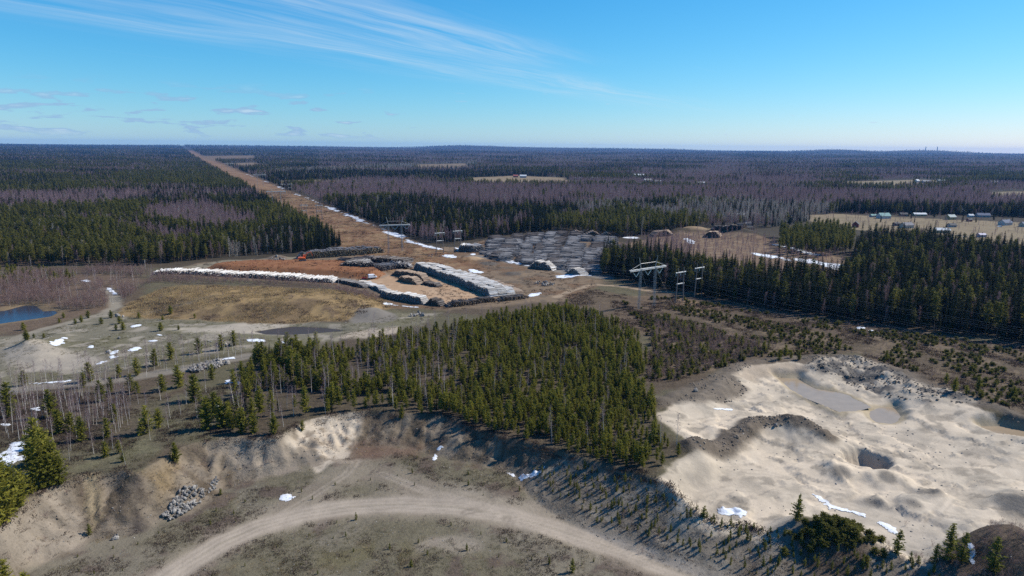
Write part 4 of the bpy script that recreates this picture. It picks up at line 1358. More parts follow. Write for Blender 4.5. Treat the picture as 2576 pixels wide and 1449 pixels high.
def wood_mask(p):
    v, u = clearing_v(p)
    front = np.zeros(len(p), bool)
    az = p[:, 0] / p[:, 1]
    fl = np.interp(az, LEFT_WOOD_FRONT[:, 0] / LEFT_WOOD_FRONT[:, 1], LEFT_WOOD_FRONT[:, 1])
    fc = np.interp(az, CENTRE_FRONT[:, 0] / CENTRE_FRONT[:, 1], CENTRE_FRONT[:, 1])
    left = (v < CL_L) & (p[:, 1] > fl)
    right = (v > CL_R + 2) & (p[:, 1] > fc)
    m = left | right
    for W in FIELDS_W:
        m &= ~(sdist(p[:, 0], p[:, 1], W, 30) > 0)
    return m


def tops(poly, z=12.0):
    return on_plane(poly, z)


BIRCHY = [tops(q) for q in (
    [(370, 508), (520, 497), (630, 530), (660, 552), (560, 562), (360, 540)],
    [(-100, 476), (250, 468), (400, 482), (300, 500), (-100, 497)],
    [(640, 470), (760, 462), (900, 436), (1180, 455), (1450, 462), (1750, 462), (2120, 470), (2700, 470), (2700, 500), (2100, 508), (1800, 490), (1500, 484), (1300, 490), (1100, 482), (900, 486), (740, 492)],
    [(1020, 580), (1120, 560), (1300, 566), (1500, 572), (1540, 595), (1300, 600), (1100, 615), (1020, 606)],
    [(900, 560), (1000, 548), (1200, 542), (1340, 536), (1300, 555), (1040, 575), (920, 572)])]
GREYB = [tops(q) for q in ([(1440, 500), (1600, 495), (1830, 490), (2110, 505), (2130, 532), (1960, 545), (1800, 540), (1600, 530), (1450, 518)],
                           [(400, 630), (560, 600), (760, 598), (700, 630), (540, 645)], [(395, 432), (560, 428), (560, 436), (400, 438)], [(620, 425), (1000, 408), (1200, 402), (1200, 410), (800, 425)])]
SPRUCY = [tops(q) for q in ([(760, 525), (860, 495), (1050, 490), (1280, 520), (1300, 545), (1180, 555), (1000, 560), (840, 570)], [(1030, 562), (1090, 548), (1320, 560), (1320, 575), (1110, 575)],
                            [(640, 570), (760, 555), (920, 590), (900, 620), (760, 620), (640, 590)], [(600, 440), (760, 425), (1100, 425), (1400, 432), (1300, 445), (900, 440), (700, 462), (640, 458)],
                            [(1540, 500), (1700, 498), (1700, 512), (1540, 515)], [(2100, 505), (2700, 510), (2700, 545), (2150, 540)])]
PINEY = [tops(q) for q in ([(-100, 540), (250, 545), (400, 590), (560, 600), (620, 640), (360, 665), (-100, 670)], [(1380, 540), (1560, 520), (1700, 540), (1900, 560), (1900, 590), (1560, 600), (1400, 572)],
                           [(280, 430), (560, 425), (560, 450), (280, 452)])]

bands = [(380, 700, 3.9, 1.0), (700, 1000, 4.6, 0.97), (1000, 1500, 5.6, 0.93), (1500, 2400, 7.8, 0.93), (2400, 4200, 12.5, 0.98), (4200, 9000, 27.0, 1.15), (9000, 17000, 58.0, 1.4)]
WOOD = {k: ([], []) for k in ('old_pine', 'spruce', 'tall_birch', 'grey_birch')}
for r0, r1, st, grow in bands:
    fan = np.array([(-0.92 * r1 - 40, r0), (0.92 * r1 + 40, r0), (0.92 * r1 + 40, r1), (-0.92 * r1 - 40, r1)])
    p = jitter_grid(fan, st, rng, 0.95)
    p = p[np.abs(p[:, 0]) < 0.88 * p[:, 1] + 40]
    p = p[wood_mask(p)]
    zz = H(p[:, 0], p[:, 1])
    k = len(p)
    nb = fbm(p[:, 0], p[:, 1] * 1.9, 170 + 0.06 * r0, 3, 441)
    ns = fbm(p[:, 0], p[:, 1] * 1.7, 130 + 0.05 * r0, 3, 442)
    wb = sstep(0.50, 0.60, nb) * 0.9 + 0.08
    wg = np.full(k, 0.03)
    ws = sstep(0.46, 0.58, ns) * 0.8 + 0.1
    az = p[:, 0] / p[:, 1]
    wb = np.where(az < -0.28, wb * 0.75, np.clip(sstep(0.40, 0.50, nb) * 0.95 + 0.05, 0, 0.95))
    for P in BIRCHY:
        i_ = inside(p[:, 0], p[:, 1], P)
        wb[i_] = 0.93
        wg[i_] = 0.02
    for P in GREYB:
        i_ = inside(p[:, 0], p[:, 1], P)
        wb[i_] = 0.12
        wg[i_] = 0.68
    for P in SPRUCY:
        i_ = inside(p[:, 0], p[:, 1], P)
        wb[i_] = 0.14
        wg[i_] = 0.04
        ws[i_] = 0.9
    for P in PINEY:
        i_ = inside(p[:, 0], p[:, 1], P)
        wb[i_] = 0.08
        wg[i_] = 0.06
        ws[i_] = 0.12
    r = rng.rand(k)
    r2 = rng.rand(k)
    kind = np.where(r < np.minimum(wb, 0.95), 2, np.where(r < wb + wg, 3, np.where(r2 < ws, 1, 0)))
    size = grow * (0.55 + 0.62 * rng.rand(k) ** 1.2) * (0.70 + 0.6 * fbm(p[:, 0], p[:, 1], 75, 3, 443))
    for j, nm in enumerate(('old_pine', 'spruce', 'tall_birch', 'grey_birch')):
        WOOD[nm][0].append(p[kind == j])
        WOOD[nm][1].append(size[kind == j] * (0.95 if j < 2 else 0.9))

# the dark spruce forest at the right: the front rows as single trees
p = jitter_grid(SPRUCE_R, 3.5, rng)
p = p[rng.rand(len(p)) < 0.92]
e_ = ldist(p[:, 0], p[:, 1], SPRUCE_R[:8], 200)
size = 0.70 + 0.55 * rng.rand(len(p)) ** 1.3
isb = rng.rand(len(p)) < np.where(e_ > 25, 0.30, 0.10)
isp = ~isb & (rng.rand(len(p)) < 0.18)
iss = ~isb & ~isp
show_ = shown(p, 15)
o_ = np.argsort(np.where(iss, e_ - 0.05 * show_, 1e9))
sel = o_[:min(200, iss.sum())]
plant("spruce_tree", by_place(p[sel], "tall dark spruce in the front of the right-hand forest, %s", [(1600, "left of the nearest big pylon"), (1780, "behind the pylon and the H-frames"), (2000, "just right of the H-frame poles"), (2200, "before the snowy clearing"), (2400, "below the village houses"), (9999, "towards the right picture edge")]), "spruce tree", "spruces at the front of the right forest", 'spruce', p[sel], size[sel], rng)
m = iss.copy()
m[sel] = False
WOOD['spruce'][0].append(p[m])
WOOD['spruce'][1].append(size[m])
o_ = np.argsort(np.where(isp, e_, 1e9))
sel = o_[:25]
plant("pine_tree", "tall pine mixed among the spruces at the front of the right forest", "pine tree", "pines at the front of the right forest", 'old_pine', p[sel], size[sel] * 0.95, rng)
m = isp.copy()
m[sel] = False
WOOD['old_pine'][0].append(p[m])
WOOD['old_pine'][1].append(size[m])
WOOD['tall_birch'][0].append(p[isb])
WOOD['tall_birch'][1].append(size[isb] * 0.85)
# trees round the village and the far clearing
p = jitter_grid(hit([(1960, 600), (2060, 585), (2140, 600), (2150, 640), (2060, 650), (1960, 640)]), 6.0, rng)
WOOD['old_pine'][0].append(p)
WOOD['old_pine'][1].append(0.8 + 0.3 * rng.rand(len(p)))
p = jitter_grid(hit([(1640, 600), (1720, 610), (1760, 640), (1700, 660), (1600, 640)]), 5.0, rng)
p = p[rng.rand(len(p)) < 0.7]
WOOD['tall_birch'][0].append(p)
WOOD['tall_birch'][1].append(0.5 + 0.3 * rng.rand(len(p)))
p = hit([(2240, 548), (2285, 545), (2292, 550), (2350, 548), (2380, 575), (2420, 560), (2455, 560), (2500, 555), (2545, 562), (2330, 580), (2310, 590), (2415, 600), (2440, 604), (2170, 575), (2190, 580), (2455, 600), (2215, 560), (2300, 560)])
WOOD['spruce'][0].append(p)
WOOD['spruce'][1].append(0.35 + 0.4 * rng.rand(len(p)))
p = jitter_grid(FIELDS_W[0], 18, rng)
WOOD['tall_birch'][0].append(p)
WOOD['tall_birch'][1].append(0.3 + 0.4 * rng.rand(len(p)))
p = jitter_grid(CLEAR_R, 9.0, rng)
WOOD['tall_birch'][0].append(p)
WOOD['tall_birch'][1].append(0.4 + 0.3 * rng.rand(len(p)))

# the nearest trees of the woods stand alone, the rest form the forest
left_line = LEFT_WOOD_FRONT
names = {'old_pine': ("pine_tree", "pine tree", "tall green pine in the front row of the left-hand forest", "front pines of the left forest", "pine_forest", "endless pine woods stretching to the horizon"),
         'spruce': ("spruce_tree", "spruce tree", "dark pointed spruce in the front rows beside the power line clearing", "front spruces by the clearing", "spruce_forest", "dark spruce woods stretching to the horizon"),
         'tall_birch': ("birch_tree", "birch tree", "bare purple-grey birch at the forest edge behind the log yard", "birches behind the log yard", "birch_forest", "purple-grey bare birch woods across the plain"),
         'grey_birch': ("birch_tree", "birch tree", "pale grey bare birch at the edge of the left-hand forest", "grey birches of the left forest", "grey_birch_forest", "pale grey leafless groves among the conifers")}
quota = {'old_pine': 25, 'spruce': 70, 'tall_birch': 40, 'grey_birch': 20}
for kd, (ps, ss) in WOOD.items():
    p = np.vstack(ps)
    s = np.concatenate(ss)
    nm, cat, lb, gr, nm2, lb2 = names[kd]
    v, u = clearing_v(p)
    if kd in ('old_pine', 'grey_birch'):
        ok = (v < CL_L) & (p[:, 1] < 620)
    elif kd == 'spruce':
        ok = ((v < CL_L) & (v > CL_L - 60) | (v > CL_R) & (v < CL_R + 12)) & (u > 0) & (p[:, 1] < 800)
    else:
        ok = (v > CL_R) & (p[:, 1] < 760) & (p[:, 0] < 60) & (p[:, 0] > -160)
    score = np.where(ok, shown(p, 14.0), 0)
    o_ = np.argsort(-score)[:quota[kd]]
    o_ = o_[score[o_] > 0]
    plant(nm, lb, cat, gr, kd, p[o_], s[o_], rng)
    keep = np.ones(len(p), bool)
    keep[o_] = False
    mass(nm2, lb2, "forest", kd, p[keep], s[keep], rng, np.where(np.hypot(p[:, 0], p[:, 1]) > 4200, 1.7, np.where(np.hypot(p[:, 0], p[:, 1]) > 1000, 1.15, 1.0))[keep])
    print(kd, len(p))


# ------------------------------------------------------------------ snow
def snow_material():
    m, t, b = new_mat("old_snow", 0.6, 0.3)
    geo = t.n('ShaderNodeNewGeometry')
    n = t.noise(geo.outputs['Position'], 0.9, 5.0, 0.65)
    d = t.rng(t.noise(geo.outputs['Position'], 0.35, 4.0, 0.7), 0.5, 0.75)
    c = t.mix(n, (0.54, 0.57, 0.61, 1), (0.74, 0.76, 0.79, 1))
    mel = t.n('ShaderNodeAttribute', attribute_name="melt")
    d = t.math('MAXIMUM', d, t.math('MULTIPLY', mel.outputs['Fac'], t.rng(t.noise(geo.outputs['Position'], 1.1, 5.0, 0.7), 0.3, 0.6, 0.5, 1.6)))
    t.put(b.inputs['Base Color'], t.mix(t.math('MULTIPLY', d, 0.55, clamp=True), c, (0.32, 0.28, 0.24, 1)))
    bump(t, b, t.noise(geo.outputs['Position'], 1.8, 4.0), 0.4, 0.3)
    return m


M_SNOW = snow_material()


def snow_patch(label, P, seed, rag=1.0, thick=0.22, group=None, world=False, holes=0.0):
    """a thin lens of old snow lying on the ground inside outline P, ragged at the edge"""
    P = np.asarray(P, float) if world else hit(P)
    span = P.max(0) - P.min(0)
    st = max(0.26, min(span.max() / 110, span.min() / 12))
    wob = rag * min(4.0, span.min() * 0.34)
    a = np.arange(P[:, 0].min() - wob, P[:, 0].max() + wob + st, st)
    b = np.arange(P[:, 1].min() - wob, P[:, 1].max() + wob + st, st)
    A, B = np.meshgrid(a, b)
    x, y = A.ravel(), B.ravel()
    sd = sdist(x, y, P, 30 + wob)
    f = sd - 0.12 * wob + wob * 2.6 * (fbm(x, y, max(1.2, wob * 2.4), 5, 500 + seed, 0.66) - 0.5)
    if holes:
        f = f - holes * 9 * np.maximum(0, fbm(x, y * 1.4, 16, 4, 520 + seed) - 0.44)
    keep = (f > 0).reshape(A.shape)
    idx = np.arange(A.size).reshape(A.shape)
    Q = np.stack([idx[:-1, :-1], idx[:-1, 1:], idx[1:, 1:], idx[1:, :-1]], -1).reshape(-1, 4)
    kq = keep.ravel()[Q]
    Q = Q[kq.all(1)]
    if not len(Q):
        return
    z = H(x, y) + 0.05 + thick * (1 - np.exp(-np.maximum(f, 0) / 0.9))
    u, inv = np.unique(Q, return_inverse=True)
    me = mesh_np("snow_patch", np.stack([x, y, z], 1)[u], inv.reshape(-1, 4), [M_SNOW], smooth=True)
    ca = me.color_attributes.new("melt", 'FLOAT_COLOR', 'POINT')
    ml = np.exp(-np.maximum(f[u], 0) / max(0.35, 0.16 * wob))
    ca.data.foreach_set('color', np.stack([ml, ml, ml, np.ones(len(ml))], 1).astype(np.float32).ravel())
    return tag(obj("snow_patch", me), label, "snow patch", group)


def oval(cx, cy, rx, ry, tilt=0.0, n=14):
    a = np.arange(n) * 2 * math.pi / n
    x = rx * np.cos(a)
    y = ry * np.sin(a)
    t = math.radians(tilt)
    return [(cx + xx * math.cos(t) - yy * math.sin(t), cy + xx * math.sin(t) + yy * math.cos(t)) for xx, yy in zip(x, y)]


SNOW = [("large snow field at the left edge beside the clump of pines", [(-60, 1150), (0, 1135), (40, 1118), (72, 1122), (66, 1150), (50, 1175), (20, 1192), (-60, 1215)], 1.2),
        ("thin blue-shaded snow strip below the large left snow field", oval(62, 1193, 13, 4), 1.0),
        ("lone white snow patch on the pit floor, left of the circular wheel tracks", oval(720, 1253, 27, 11, -8), 1.2),
        ("narrow snow tongue in the shaded gully of the pit wall", oval(1094, 1152, 12, 9, -30), 1.0),
        ("small upper snow streak in the shaded gully of the pit wall", oval(1107, 1128, 9, 5, -30), 1.0),
        ("ragged snow patch at the foot of the dark pit wall, right", [(1272, 1190), (1300, 1192), (1330, 1185), (1370, 1172), (1385, 1190), (1360, 1204), (1330, 1208), (1305, 1216), (1290, 1205)], 1.3),
        ("oval snow patch on the quarry floor just behind the ridge", oval(1838, 1289, 42, 14, 6), 0.7),
        ("long curved snow bank behind the shrubby knoll in the quarry", [(2035, 1238), (2075, 1250), (2100, 1258), (2130, 1276), (2170, 1294), (2120, 1292), (2080, 1284), (2060, 1265)], 0.8),
        ("dirty snow patch on the quarry floor right of the shrubby knoll", [(2195, 1305), (2230, 1312), (2252, 1330), (2262, 1350), (2235, 1338), (2210, 1322)], 1.0),
        ("thin white snow strip at the back left of the quarry", oval(1820, 1030, 27, 3, 4), 0.6),
        ("blue-shaded snow in the hollow beside the brown knoll, bottom right", [(2430, 1362), (2450, 1372), (2455, 1400), (2448, 1420), (2432, 1410), (2436, 1388)], 0.7),
        ("white snow patch beside the pale gravel heap at left", oval(146, 862, 19, 7, -8), 1.0),
        ("little snow patch just above the one by the gravel heap", oval(163, 851, 9, 3, 0), 0.8),
        ("small snow patch in the middle of the open ground at left", oval(231, 872, 9, 4, 0), 0.8),
        ("big streaky snow patch on the open ground right of the gravel heap", [(235, 920), (262, 905), (280, 888), (302, 878), (300, 898), (282, 908), (255, 918)], 1.4),
        ("snow streak among the small pines right of the big streaky patch", oval(345, 877, 18, 5, -10), 1.4),
        ("snow patch under the lone pine on the open ground", oval(342, 820, 16, 3, -6), 1.0),
        ("flat snow streak right of the open ground's centre", oval(383, 858, 12, 2.5, -3), 0.8),
        ("small snow streak above the flat one on the open ground", oval(400, 843, 8, 2, 0), 0.8),
        ("bright white snow heap at the shore of the brown pool", oval(643, 857, 27, 4.5, 2), 0.4),
        ("snow patch beside dark stones right of the bright snow heap", oval(712, 862, 14, 3.5, 0), 0.8),
        ("snow strip along the grassy lane at the far left", oval(120, 963, 62, 3.5, -4), 2.0),
        ("snow streak along the stony bank, left of the stone pile", [(470, 918), (520, 909), (590, 898), (592, 903), (520, 915), (472, 924)], 1.0),
        ("snow in the birch thicket, nearer patch", oval(88, 1030, 14, 5), 1.2), ("snow in the birch thicket, right patch", oval(126, 1034, 11, 4), 1.2),
        ("snow in the birch thicket at the far left edge", oval(10, 1068, 18, 4), 1.2),
        ("snow patch at the left end of the dense stand", oval(590, 962, 24, 6, 8), 1.6), ("narrow snow patch at the left flank of the dense stand", oval(545, 1020, 8, 10), 1.5), ("snow below the broad dark pine at the stand's corner", oval(515, 1050, 13, 5), 1.4),
        ("bright snow on the lane bend in the alder thicket", [(268, 724), (282, 724), (296, 736), (296, 742), (280, 741), (272, 733)], 0.7),
        ("flat snow patch left of the lane bend among alders", oval(220, 707, 13, 2.5), 1.0),
        ("snow along the foot of the dark front log pile", [(968, 760), (1000, 766), (1060, 772), (1056, 776), (990, 770), (962, 764)], 0.8),
        ("white snow heap at the near end of the grey lane", [(1395, 694), (1440, 688), (1478, 690), (1490, 694), (1440, 698), (1400, 699)], 0.5),
        ("snow heap on the rough ground right of the white log piles", oval(1196, 683, 22, 5, 8), 0.6),
        ("snow patch at the near end of the white log piles", oval(1345, 742, 18, 5, -12), 0.9),
        ("snow strip along the foot of the grey wood yard", [(1260, 658), (1330, 670), (1400, 678), (1480, 692), (1482, 689), (1400, 673), (1330, 664), (1265, 653)], 1.2),
        ("blue-shaded snow beside the left pale log pile", [(1140, 622), (1165, 626), (1180, 634), (1170, 636), (1150, 630)], 0.6),
        ("snow spot at the corner of the grey lane", oval(1190, 640, 8, 2), 0.6),
        ("broad bright snow in the clearing behind the right forest", [(2000, 650), (2040, 652), (2090, 662), (2130, 668), (2110, 680), (2060, 668), (2010, 660)], 1.6),
        ("snow strip in the clearing, left part", [(1880, 632), (1940, 642), (2000, 652), (1990, 658), (1930, 648), (1880, 638)], 2.0),
        ("long snow streak at the back of the clearing", [(1930, 610), (2000, 622), (2060, 640), (2050, 643), (1990, 628), (1930, 614)], 1.5),
        ("snow below the dark spoil heap in the far yard", oval(1735, 607, 16, 6, 20), 0.8), ("snow patch behind the wood yard's right end", oval(1590, 598, 22, 2.5), 0.8),
        ("small snow patch on the heath near the forest shade", oval(2165, 825, 12, 3), 0.8), ("snow streak on the heath left of the small patch", oval(2190, 832, 8, 2), 0.8)]
for i, (lb, P, rag) in enumerate(SNOW):
    snow_patch(lb, P, i, rag)
# the long drift in the shade of the forest along the clearing
us = np.arange(20, 5600, 1.0)
edge_v = CL_R - 1.5
pieces = [(-40, 140, 10), (120, 330, 8), (310, 620, 7), (600, 1000, 7), (980, 1700, 7), (1650, 2600, 8), (2600, 4300, 9)]
for i, (u0, u1, wd) in enumerate(pieces):
    k = 8
    uu = np.linspace(u0, u1, k)
    top = [C2 + CDIR * u + CN * (edge_v + 2) for u in uu]
    bot = [C2 + CDIR * u + CN * (edge_v - wd * (0.6 + 0.6 * rng.rand())) for u in uu[::-1]]
    snow_patch(["nearest stretch", "second stretch", "third stretch", "fourth stretch", "fifth stretch", "sixth stretch", "farthest stretch"][i] + " of the snow drift along the shaded edge of the power line clearing",
               top + bot, 60 + i, 2.2, 0.2, "snow drift of the clearing", True, 0.9)


# ------------------------------------------------------------------ logs
def log_material(name, c1, c2, c3=None, rough=0.85):
    m, t, b = new_mat(name, rough, 0.2)
    geo = t.n('ShaderNodeNewGeometry')
    c1, c2, c3 = [tuple(v * (0.92 if 'peeled' in name or 'tan' in name else 0.64) for v in q) if q else None for q in (c1, c2, c3)]
    c = t.mix(geo.outputs['Random Per Island'], (*c1, 1), (*c2, 1))
    if c3:
        c = t.mix(t.rng(geo.outputs['Random Per Island'], 0.72, 0.8, 0, 1), c, (*c3, 1))
    n = t.noise(geo.outputs['Position'], 0.5, 4.0)
    t.put(b.inputs['Base Color'], t.mix(t.math('MULTIPLY', n, 0.5), c, (0.05, 0.04, 0.035, 1)))
    return m


M_LOG_WHITE = log_material("pale_peeled_logs", (0.46, 0.41, 0.36), (0.80, 0.76, 0.71), (0.86, 0.85, 0.84))
M_LOG_TAN = log_material("tan_logs", (0.33, 0.23, 0.16), (0.56, 0.43, 0.32))
M_LOG_GREY = log_material("weathered_grey_logs", (0.17, 0.155, 0.145), (0.40, 0.37, 0.355), (0.55, 0.53, 0.52))
M_LOG_GREY2 = log_material("pale_grey_logs", (0.17, 0.155, 0.15), (0.38, 0.36, 0.35), (0.55, 0.54, 0.53))
M_LOG_DARK = log_material("dark_bark_logs", (0.085, 0.065, 0.055), (0.20, 0.165, 0.145), (0.30, 0.27, 0.25))
M_END_TAN = log_material("cut_ends", (0.23, 0.14, 0.075), (0.50, 0.33, 0.18), (0.58, 0.43, 0.27))
M_END_GOLD = log_material("golden_cut_ends", (0.30, 0.19, 0.075), (0.66, 0.46, 0.21), (0.74, 0.58, 0.32))
M_END_GREY = log_material("weathered_ends", (0.10, 0.08, 0.065), (0.26, 0.20, 0.155))


def log_pile(label, axis_pts, length, top, mats, d=0.46, ramp=5.0, group=None, rough=0.6, ends=(1, 1), seed=0, world=False, yawj=0.05):
    """logs lie across the axis; top is the pile height; ramps at the ends slope down like stacked wood"""
    r = np.random.RandomState(seed + 900)
    A = np.asarray(axis_pts, float) if world else hit(axis_pts)
    seg = np.linalg.norm(np.diff(A, axis=0), axis=1)
    S = np.concatenate([[0], np.cumsum(seg)])
    L = S[-1]
    n = max(2, int(L / d))
    s = (np.arange(n) + 0.5) * L / n
    ph = vnoise(s / 7.0, np.zeros(n) + seed, 77) * 0.35 + vnoise(s / 2.0, np.zeros(n) + seed, 78) * 0.2
    hh = top * (0.72 + ph)
    if ends[0]:
        hh = np.minimum(hh, top * np.clip(s / ramp, 0, 1) ** 0.7 + 0.3)
    if ends[1]:
        hh = np.minimum(hh, top * np.clip((L - s) / ramp, 0, 1) ** 0.7 + 0.3)
    PS, DR = [], []
    for i in range(n):
        k = max(1, int(hh[i] / (d * 0.88)))
        j = np.arange(k)
        ss = np.clip(s[i] + (j % 2) * d * 0.5 + r.normal(size=k) * 0.06, 0, L)
        PS.append(np.stack([ss, (j + 0.5) * d * 0.88], 1))
    PS = np.vstack(PS)
    m = len(PS)
    qx = np.interp(PS[:, 0], S, A[:, 0])
    qy = np.interp(PS[:, 0], S, A[:, 1])
    ii = np.clip(np.searchsorted(S, PS[:, 0]) - 1, 0, len(seg) - 1)
    T = np.diff(A, axis=0)[ii] / seg[ii][:, None]
    # smooth the direction over corners
    e = 4.0
    t0 = np.stack([np.interp(PS[:, 0] - e, S, A[:, 0]), np.interp(PS[:, 0] - e, S, A[:, 1])], 1)
    t1 = np.stack([np.interp(PS[:, 0] + e, S, A[:, 0]), np.interp(PS[:, 0] + e, S, A[:, 1])], 1)
    T = t1 - t0
    T /= np.linalg.norm(T, axis=1)[:, None] + 1e-9
    Nn = np.stack([T[:, 1], -T[:, 0]], 1)
    yaw = r.normal(size=m) * yawj
    D = Nn * np.cos(yaw)[:, None] + T * np.sin(yaw)[:, None]
    base = H(qx, qy)
    half = length * 0.5 * (0.9 + 0.16 * r.rand(m))
    off = r.normal(size=m) * rough * 0.3
    C = np.stack([qx + D[:, 0] * off, qy + D[:, 1] * off, base + PS[:, 1] + r.normal(size=m) * 0.04], 1)
    pitch = r.normal(size=m) * 0.02
    D3 = np.stack([D[:, 0], D[:, 1], pitch], 1)
    U = np.stack([T[:, 0], T[:, 1], np.zeros(m)], 1)
    W = np.array([0, 0, 1.0])
    rad = d * 0.5 * (0.8 + 0.45 * r.rand(m))
    K = 5
    an = np.arange(K) * 2 * math.pi / K
    ring = (np.cos(an)[None, :, None] * U[:, None, :] + np.sin(an)[None, :, None] * W[None, None, :]) * rad[:, None, None]
    V = np.concatenate([C[:, None, :] - D3[:, None, :] * half[:, None, None] + ring, C[:, None, :] + D3[:, None, :] * half[:, None, None] + ring * 0.85], 1)
    tri = []
    mat = []
    for k in range(K):
        k2 = (k + 1) % K
        tri += [(k, k2, k2 + K), (k, k2 + K, k + K)]
        mat += [0, 0]
    for k in range(1, K - 1):
        tri += [(0, k + 1, k), (K, K + k, K + k + 1)]
        mat += [1, 1]
    tri = np.array(tri)
    F = (np.arange(m)[:, None, None] * (2 * K) + tri[None]).reshape(-1, 3)
    me = mesh_np("logs", V.reshape(-1, 3), F, mats, np.tile(mat, m))
    c0 = A.mean(0)
    e_ = bpy.data.objects.new("log_pile", None)
    link(e_)
    e_.location = (c0[0], c0[1], float(H(c0[0], c0[1])))
    o = obj("logs", me, e_)
    o.location = (-c0[0], -c0[1], -e_.location[2])
    o["kind"] = "stuff"
    tag(e_, label, "log pile", group)
    return m


WHITE = [M_LOG_WHITE, M_END_GREY]
GREYL = [M_LOG_GREY, M_END_GREY]
DARKL = [M_LOG_DARK, M_END_GREY]
TANL = [M_LOG_TAN, M_END_TAN]
nl = 0
nl += log_pile("very long white-topped log pile along the front of the bark heap", [(382, 690), (440, 686), (500, 688), (560, 692), (640, 696), (720, 701), (790, 705), (850, 709)], 9.0, 2.9, WHITE, 0.50, seed=1, rough=2.4, yawj=0.10)
nl += log_pile("grey continuation of the long white pile towards the white van", [(848, 708), (890, 716), (925, 724)], 5.0, 2.6, GREYL, 0.50, seed=2)
nl += log_pile("low pale log pile below the white van", [(895, 712), (925, 717), (955, 728), (975, 740)], 5.0, 2.4, WHITE, 0.50, seed=3)
nl += log_pile("dark-fronted log pile with snow at its foot, left of the tan yard", [(962, 744), (1000, 752), (1040, 759), (1074, 765)], 5.5, 4.4, WHITE, 0.46, ramp=4, seed=4)
nl += log_pile("small dark log pile at the near corner of the tan yard", [(1078, 763), (1095, 766), (1115, 770)], 5.0, 4.0, DARKL, 0.46, ramp=4, seed=5)
nl += log_pile("brown jagged log pile along the near edge of the tan yard", [(1120, 772), (1160, 767), (1205, 761), (1250, 755)], 5.0, 2.6, [M_LOG_DARK, M_END_TAN], 0.46, rough=1.6, seed=6)
nl += log_pile("brown log pile at the near corner of the white piles", [(1250, 757), (1290, 753), (1325, 747)], 5.0, 2.4, [M_LOG_DARK, M_END_TAN], 0.46, rough=1.6, seed=7)
PA = hit([(1045, 676), (1100, 694), (1160, 716), (1215, 738), (1240, 748)])
dirv = PA[-1] - PA[0]
dirv /= np.linalg.norm(dirv)
nrm_ = np.array([-dirv[1], dirv[0]])
if nrm_[0] < 0:
    nrm_ = -nrm_
for i, (lb, hgt, m_, a0, a1) in enumerate((("tall white-topped log pile with a long dark face, facing the tan yard", 5.2, WHITE, 0, 5), ("second white log pile directly behind the dark-faced one", 5.0, WHITE, 0, 5),
                                           ("third row of pale logs behind the two white piles", 4.0, WHITE, 1, 5), ("outermost tan row of the white piles", 2.6, TANL, 2, 5))):
    nl += log_pile(lb, PA[a0:a1] + nrm_ * (i * 5.9 + 1.0), 5.6, hgt, m_, 0.46, ramp=4.5, seed=10 + i, world=True)
nl += log_pile("farther of the two arched log piles inside the tan yard", [(993, 690), (1020, 696), (1052, 702), (1075, 707)], 5.5, 4.4, [M_LOG_TAN, M_END_GREY], 0.46, ramp=6, seed=20)
nl += log_pile("nearer arched tan log pile inside the tan yard", [(1008, 704), (1030, 710), (1058, 716)], 5.5, 4.0, TANL, 0.46, ramp=6, seed=21)
nl += log_pile("dark low log pile right of the arched tan piles", [(1066, 714), (1090, 719), (1108, 722)], 5.0, 2.6, DARKL, 0.46, ramp=4, seed=22)
nl += log_pile("yellow-ended log pile behind the orange excavator", [(745, 652), (800, 648), (870, 643), (930, 638), (962, 634)], 6.0, 5.6, [M_LOG_GREY, M_END_GOLD], 0.62, seed=23, rough=1.6)
nl += log_pile("back row of grey logs behind the yellow-ended pile", [(770, 643), (860, 637), (930, 630)], 6.0, 5.0, [M_LOG_GREY, M_END_TAN], 0.55, seed=24)
nl += log_pile("dark grey log pile right of the bark heap, nearer row", [(868, 664), (930, 668), (990, 672), (1036, 672)], 13.0, 3.6, GREYL, 0.55, seed=25, rough=3.0, yawj=0.14)
nl += log_pile("dark grey log pile right of the bark heap, farther row", [(860, 656), (930, 657), (1000, 660), (1034, 662)], 12.0, 4.0, DARKL, 0.55, seed=26, rough=3.0, yawj=0.14)
nl += log_pile("pale log pile at the left end of the wood yard, dark shaded end", [(1152, 630), (1182, 632), (1212, 630)], 12.0, 6.0, [M_LOG_WHITE, M_END_GREY], 0.60, ramp=3, seed=27)
FR = hit([(1203, 640), (1275, 657), (1340, 667), (1394, 674), (1455, 686), (1495, 691)])
BK = hit([(1225, 606), (1300, 596), (1376, 589), (1436, 590), (1500, 598), (1570, 608)])
ROWS = 18
pos = ["left edge", "left part", "middle", "right part", "right edge"]
